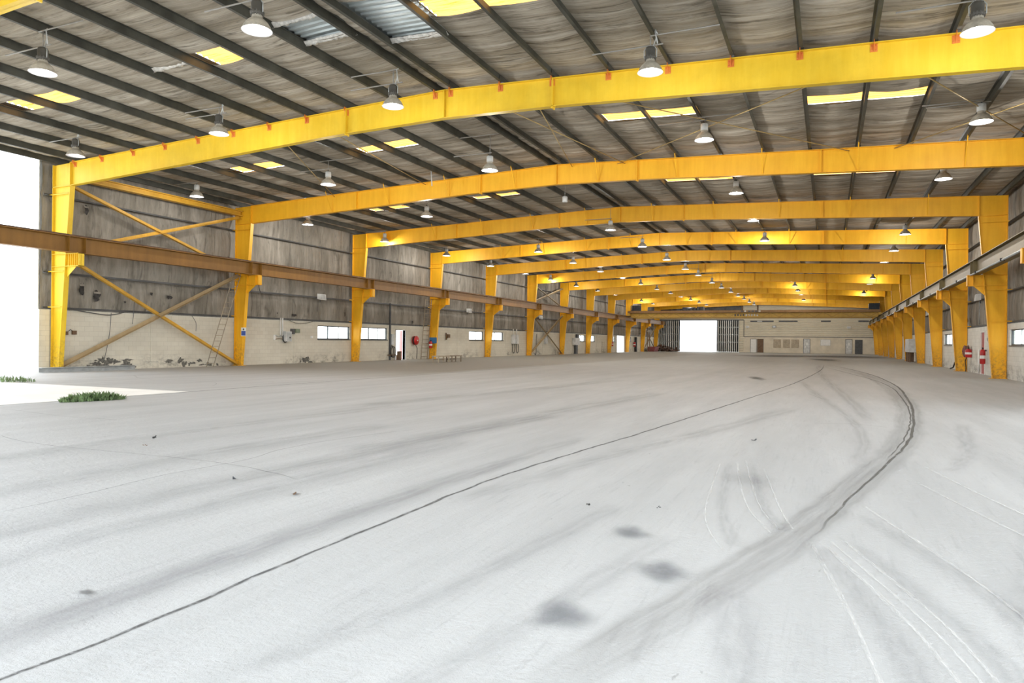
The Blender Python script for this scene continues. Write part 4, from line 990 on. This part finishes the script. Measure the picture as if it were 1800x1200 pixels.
for yy in (62.5,63.4): obj('looped_cable', MB().tube([(X0+.1,yy+.3*math.sin(t*2*PI/14),.75+.48*math.cos(t*2*PI/14)) for t in range(15)], .03, 6), BLACK, e)
single('wall_box', MB().box((X0,70.66,1.2),(X0+.2,71.35,2.03)).box((X0+.2,70.72,1.26),(X0+.215,71.29,1.97)), LTGREY, 'pale grey box on the left wall in the far braced bay', 'electrical box')
e = thing('wall_cabinet', 'grey cabinet on a dark pedestal left of the seventh column windows', 'electrical box', (X0,80.8,0))
obj('body', MB().box((X0,79.9,1.05),(X0+.4,81.6,1.9)), LTGREY, e); obj('pedestal', MB().box((X0+.05,80.5,0),(X0+.3,81.1,1.05)), DKGREY, e); obj('top_box', MB().box((X0,81.0,1.9),(X0+.25,81.7,2.35)), DKGREY, e)
single('vent_pipe', MB().tube([(X0+.2,96.5,.9),(X0+.2,96.5,3.95)], .09, 10), WHITE, 'pale vertical pipe left of the far side doorway', 'pipe')
single('dark_post', MB().box((X0+.1,109.2,0),(X0+.4,109.6,2.3)), BLACK, 'dark upright post on the left just past the far doorway', 'post')
extinguisher(X0+.3, 95.9, .9, .6, .16, 'red fire extinguisher left of the far side doorway'); extinguisher(X0+.3, 108.3, .8, .7, .18, 'red fire extinguisher beside the dark upright post')
st = thing('crane_access_stand', 'small rusty access stand under the far end of the left crane beam', 'stand', (-26.9,114.6,0))
for yy in (113.9,115.2):
    obj('post', MB().box((-26.7,yy,0),(-26.6,yy+.1,4.5)), BROWN, st); 
for z in (3.4,3.9,4.4): obj('guard_rail', MB().box((-26.7,113.9,z),(-26.6,115.3,z+.08)), WOOD, st)
obj('platform', MB().box((-27.3,113.9,3.2),(-26.6,115.3,3.3)), WOOD, st)
# heap of scrap in the far left corner
hp = MB(); rnd = random.Random(3)
for k in range(150):
    a = rnd.random(); x = rnd.uniform(-26.5,-23.9); y = rnd.uniform(119.8,125); h = .9*max(0,1-abs(x+26.4)/2.6)*rnd.random()
    p = Vector((x,y,.05+h)); d = Vector((rnd.uniform(-1,1),rnd.uniform(-1,1),rnd.uniform(-.35,.35))).normalized()*rnd.uniform(.2,.8)
    hp.bar(p-d if (p-d).z > 0 else p, p+d, rnd.uniform(.05,.35), rnd.uniform(.03,.2))
hpo = single('scrap_heap', hp, RUSTY, 'dark heap of scrap metal in the far left corner', 'scrap heap'); hpo['kind'] = 'stuff'
single('red_scrap_bin', MB().prism([(-27.0,0),(-26.0,0),(-25.8,.8),(-27.1,.8)], 'y', 115.8, 118.6), plain('dull_red_bin',(.20,.05,.05),.7), 'dull red skip at the edge of the scrap heap', 'bin')

# steel channel lying on the floor at the nearest column
ch = MB(); ch.prism([(-27.02,0),(-26.84,0),(-26.84,.015),(-27.005,.015),(-27.005,.185),(-26.84,.185),(-26.84,.20),(-27.02,.20)][::-1], 'y', 17.15, 21.2)
single('steel_channel', ch, GALV, 'grey steel channel lying on the floor at the foot of the nearest left column', 'steel channel')

# ------------------------------------------------------------------ things along the right wall
xr = WR
reel(xr-.30, 45.6, 1.14, 1, plain('rusted_reel',(.16,.06,.05),.8), BROWN, 'rust-brown fire hose reel on the right wall')
extinguisher(xr-.36, 44.1, .82, .46, .16, 'short fat red extinguisher in front of the rusty hose reel'); extinguisher(xr-.2, 41.3, .55, .72, .12, 'tall red extinguisher with white label beside the red door')
single('stain_pipe', MB().tube([(xr-.05,43.2,1.25),(xr-.05,43.2,.02)], .035, 8), WHITE, 'thin white pipe beside the red door on the right wall', 'pipe')
single('black_hose', MB().tube([(xr-.06,49.82,2.0),(xr-.06,49.9,1.2),(xr-.08,50.1,.6),(xr-.15,50.6,.12),(xr-.25,51.0,.03)], .04, 8), BLACK, 'black hose hanging down the right wall to the floor', 'hose')
single('wall_switch', MB().box((xr-.08,40.62,1.95),(xr,40.78,2.3)).box((xr-.1,40.66,2.05),(xr-.08,40.74,2.18)), DKGREY, 'upper dark switch right of the red door', 'switch')
single('wall_switch', MB().box((xr-.08,40.82,1.66),(xr,40.98,1.9)).box((xr-.1,40.86,1.72),(xr-.08,40.94,1.82)), GALV, 'lower grey switch right of the red door', 'switch')
single('wall_switch', MB().box((xr-.07,51.2,1.7),(xr,51.4,2.0)).box((xr-.09,51.25,1.78),(xr-.07,51.35,1.92)), DKGREY, 'dark switch beside the far right wall window', 'switch')
e = thing('control_cabinet', 'grey control cabinet on legs at the right wall between far columns', 'cabinet', (6.5,71.5,0))
obj('body', MB().box((6.35,69.6,.85),(6.95,72.8,2.0)), LTGREY, e); obj('door', MB().box((6.33,69.7,.9),(6.35,71.15,1.95)), LTGREY, e); obj('door', MB().box((6.33,71.25,.9),(6.35,72.7,1.95)), LTGREY, e)
for y in (69.7,70.9,72.6): obj('leg', MB().box((6.4,y,0),(6.5,y+.12,.85)), BROWN, e)
obj('cable_duct', MB().box((6.45,71.4,0),(6.9,72.0,.85)), BROWN, e)

# ------------------------------------------------------------------ weeds and litter
LEAF = plain('weed_leaf', (.15,.22,.095), .6, var=.45, scale=9)
def weeds(cx, cy, rx, ry, n, h, label, rot=0, seed=1):
    rnd = random.Random(seed); mb = MB()
    for k in range(n):
        a = rnd.uniform(0,2*PI); r = math.sqrt(rnd.random()); u, w = rx*r*math.cos(a), ry*r*math.sin(a)
        x = cx+u*math.cos(rot)-w*math.sin(rot); y = cy+u*math.sin(rot)+w*math.cos(rot)
        hh = h*rnd.uniform(.35,1)*(1-.6*r*r); d = rnd.uniform(0,2*PI); ln = rnd.uniform(.2,.9)*hh; wd = rnd.uniform(.008,.022)
        tx, ty = x+ln*math.cos(d), y+ln*math.sin(d); sx, sy = -math.sin(d)*wd, math.cos(d)*wd
        mx, my = (x+tx)/2, (y+ty)/2
        mb.add([(x-sx*.3,y-sy*.3,0),(x+sx*.3,y+sy*.3,0),(mx+sx,my+sy,hh*.65),(mx-sx,my-sy,hh*.65),(tx,ty,hh)], [(0,1,2,3),(3,2,4)])
    return single('weed_clump', mb, LEAF, label, 'weeds')
weeds(-14.5, 10.38, .66, .17, 900, .25, 'green weed clump growing from the floor joint at left', PI/2-.25, 1)
weeds(-22.4, 13.4, .8, .35, 200, .24, 'sparse pale weed clump at the left opening', .4, 2)
def scrap(x, y, s, mat, label, seed):
    rnd = random.Random(seed); mb = MB()
    for k in range(4):
        p = Vector((x+rnd.uniform(-s,s),y+rnd.uniform(-s,s),.012)); q = p+Vector((rnd.uniform(-s,s),rnd.uniform(-s,s),rnd.uniform(0,s*.9)))
        mb.bar(p, q, s*rnd.uniform(.3,.9), s*rnd.uniform(.1,.3))
    single('litter_scrap', mb, mat, label, 'litter', 'litter on the floor')
scrap(-8.4, 6.9, .035, BLACK, 'dark leaf-like scrap on the pale floor at left', 1); scrap(-7.9, 6.35, .02, BROWN, 'brown scrap just nearer than the dark leaf-like one', 2)
scrap(-1.84, 5.77, .018, BLACK, 'small black pebble, left one of the pair near floor centre', 3); scrap(-1.28, 5.94, .014, BLACK, 'small black pebble, right one of the pair near floor centre', 4)
scrap(-.95, 10.7, .03, DKGREY, 'grey scrap on the floor left of the tyre mark', 5); scrap(-5.3, 5.25, .025, DKGREY, 'dark flat scraps on the floor left of the long joint', 6)
scrap(-4.3, 5.0, .022, BROWN, 'crumbled scrap beside the long floor joint', 7)

# ------------------------------------------------------------------ light
w = bpy.data.worlds.new('world'); S.world = w; w.use_nodes = True
bg = w.node_tree.nodes['Background']; bg.inputs[0].default_value = (.90,.955,1,1); bg.inputs[1].default_value = 2.55
S.view_settings.view_transform = 'Standard'; S.view_settings.look = 'None'; S.view_settings.gamma = 1; S.view_settings.use_curve_mapping = False
S.view_settings.exposure = 1.0
S.cycles.use_denoising = True
S.cycles.max_bounces = 10; S.cycles.diffuse_bounces = 7; S.cycles.transparent_max_bounces = 24
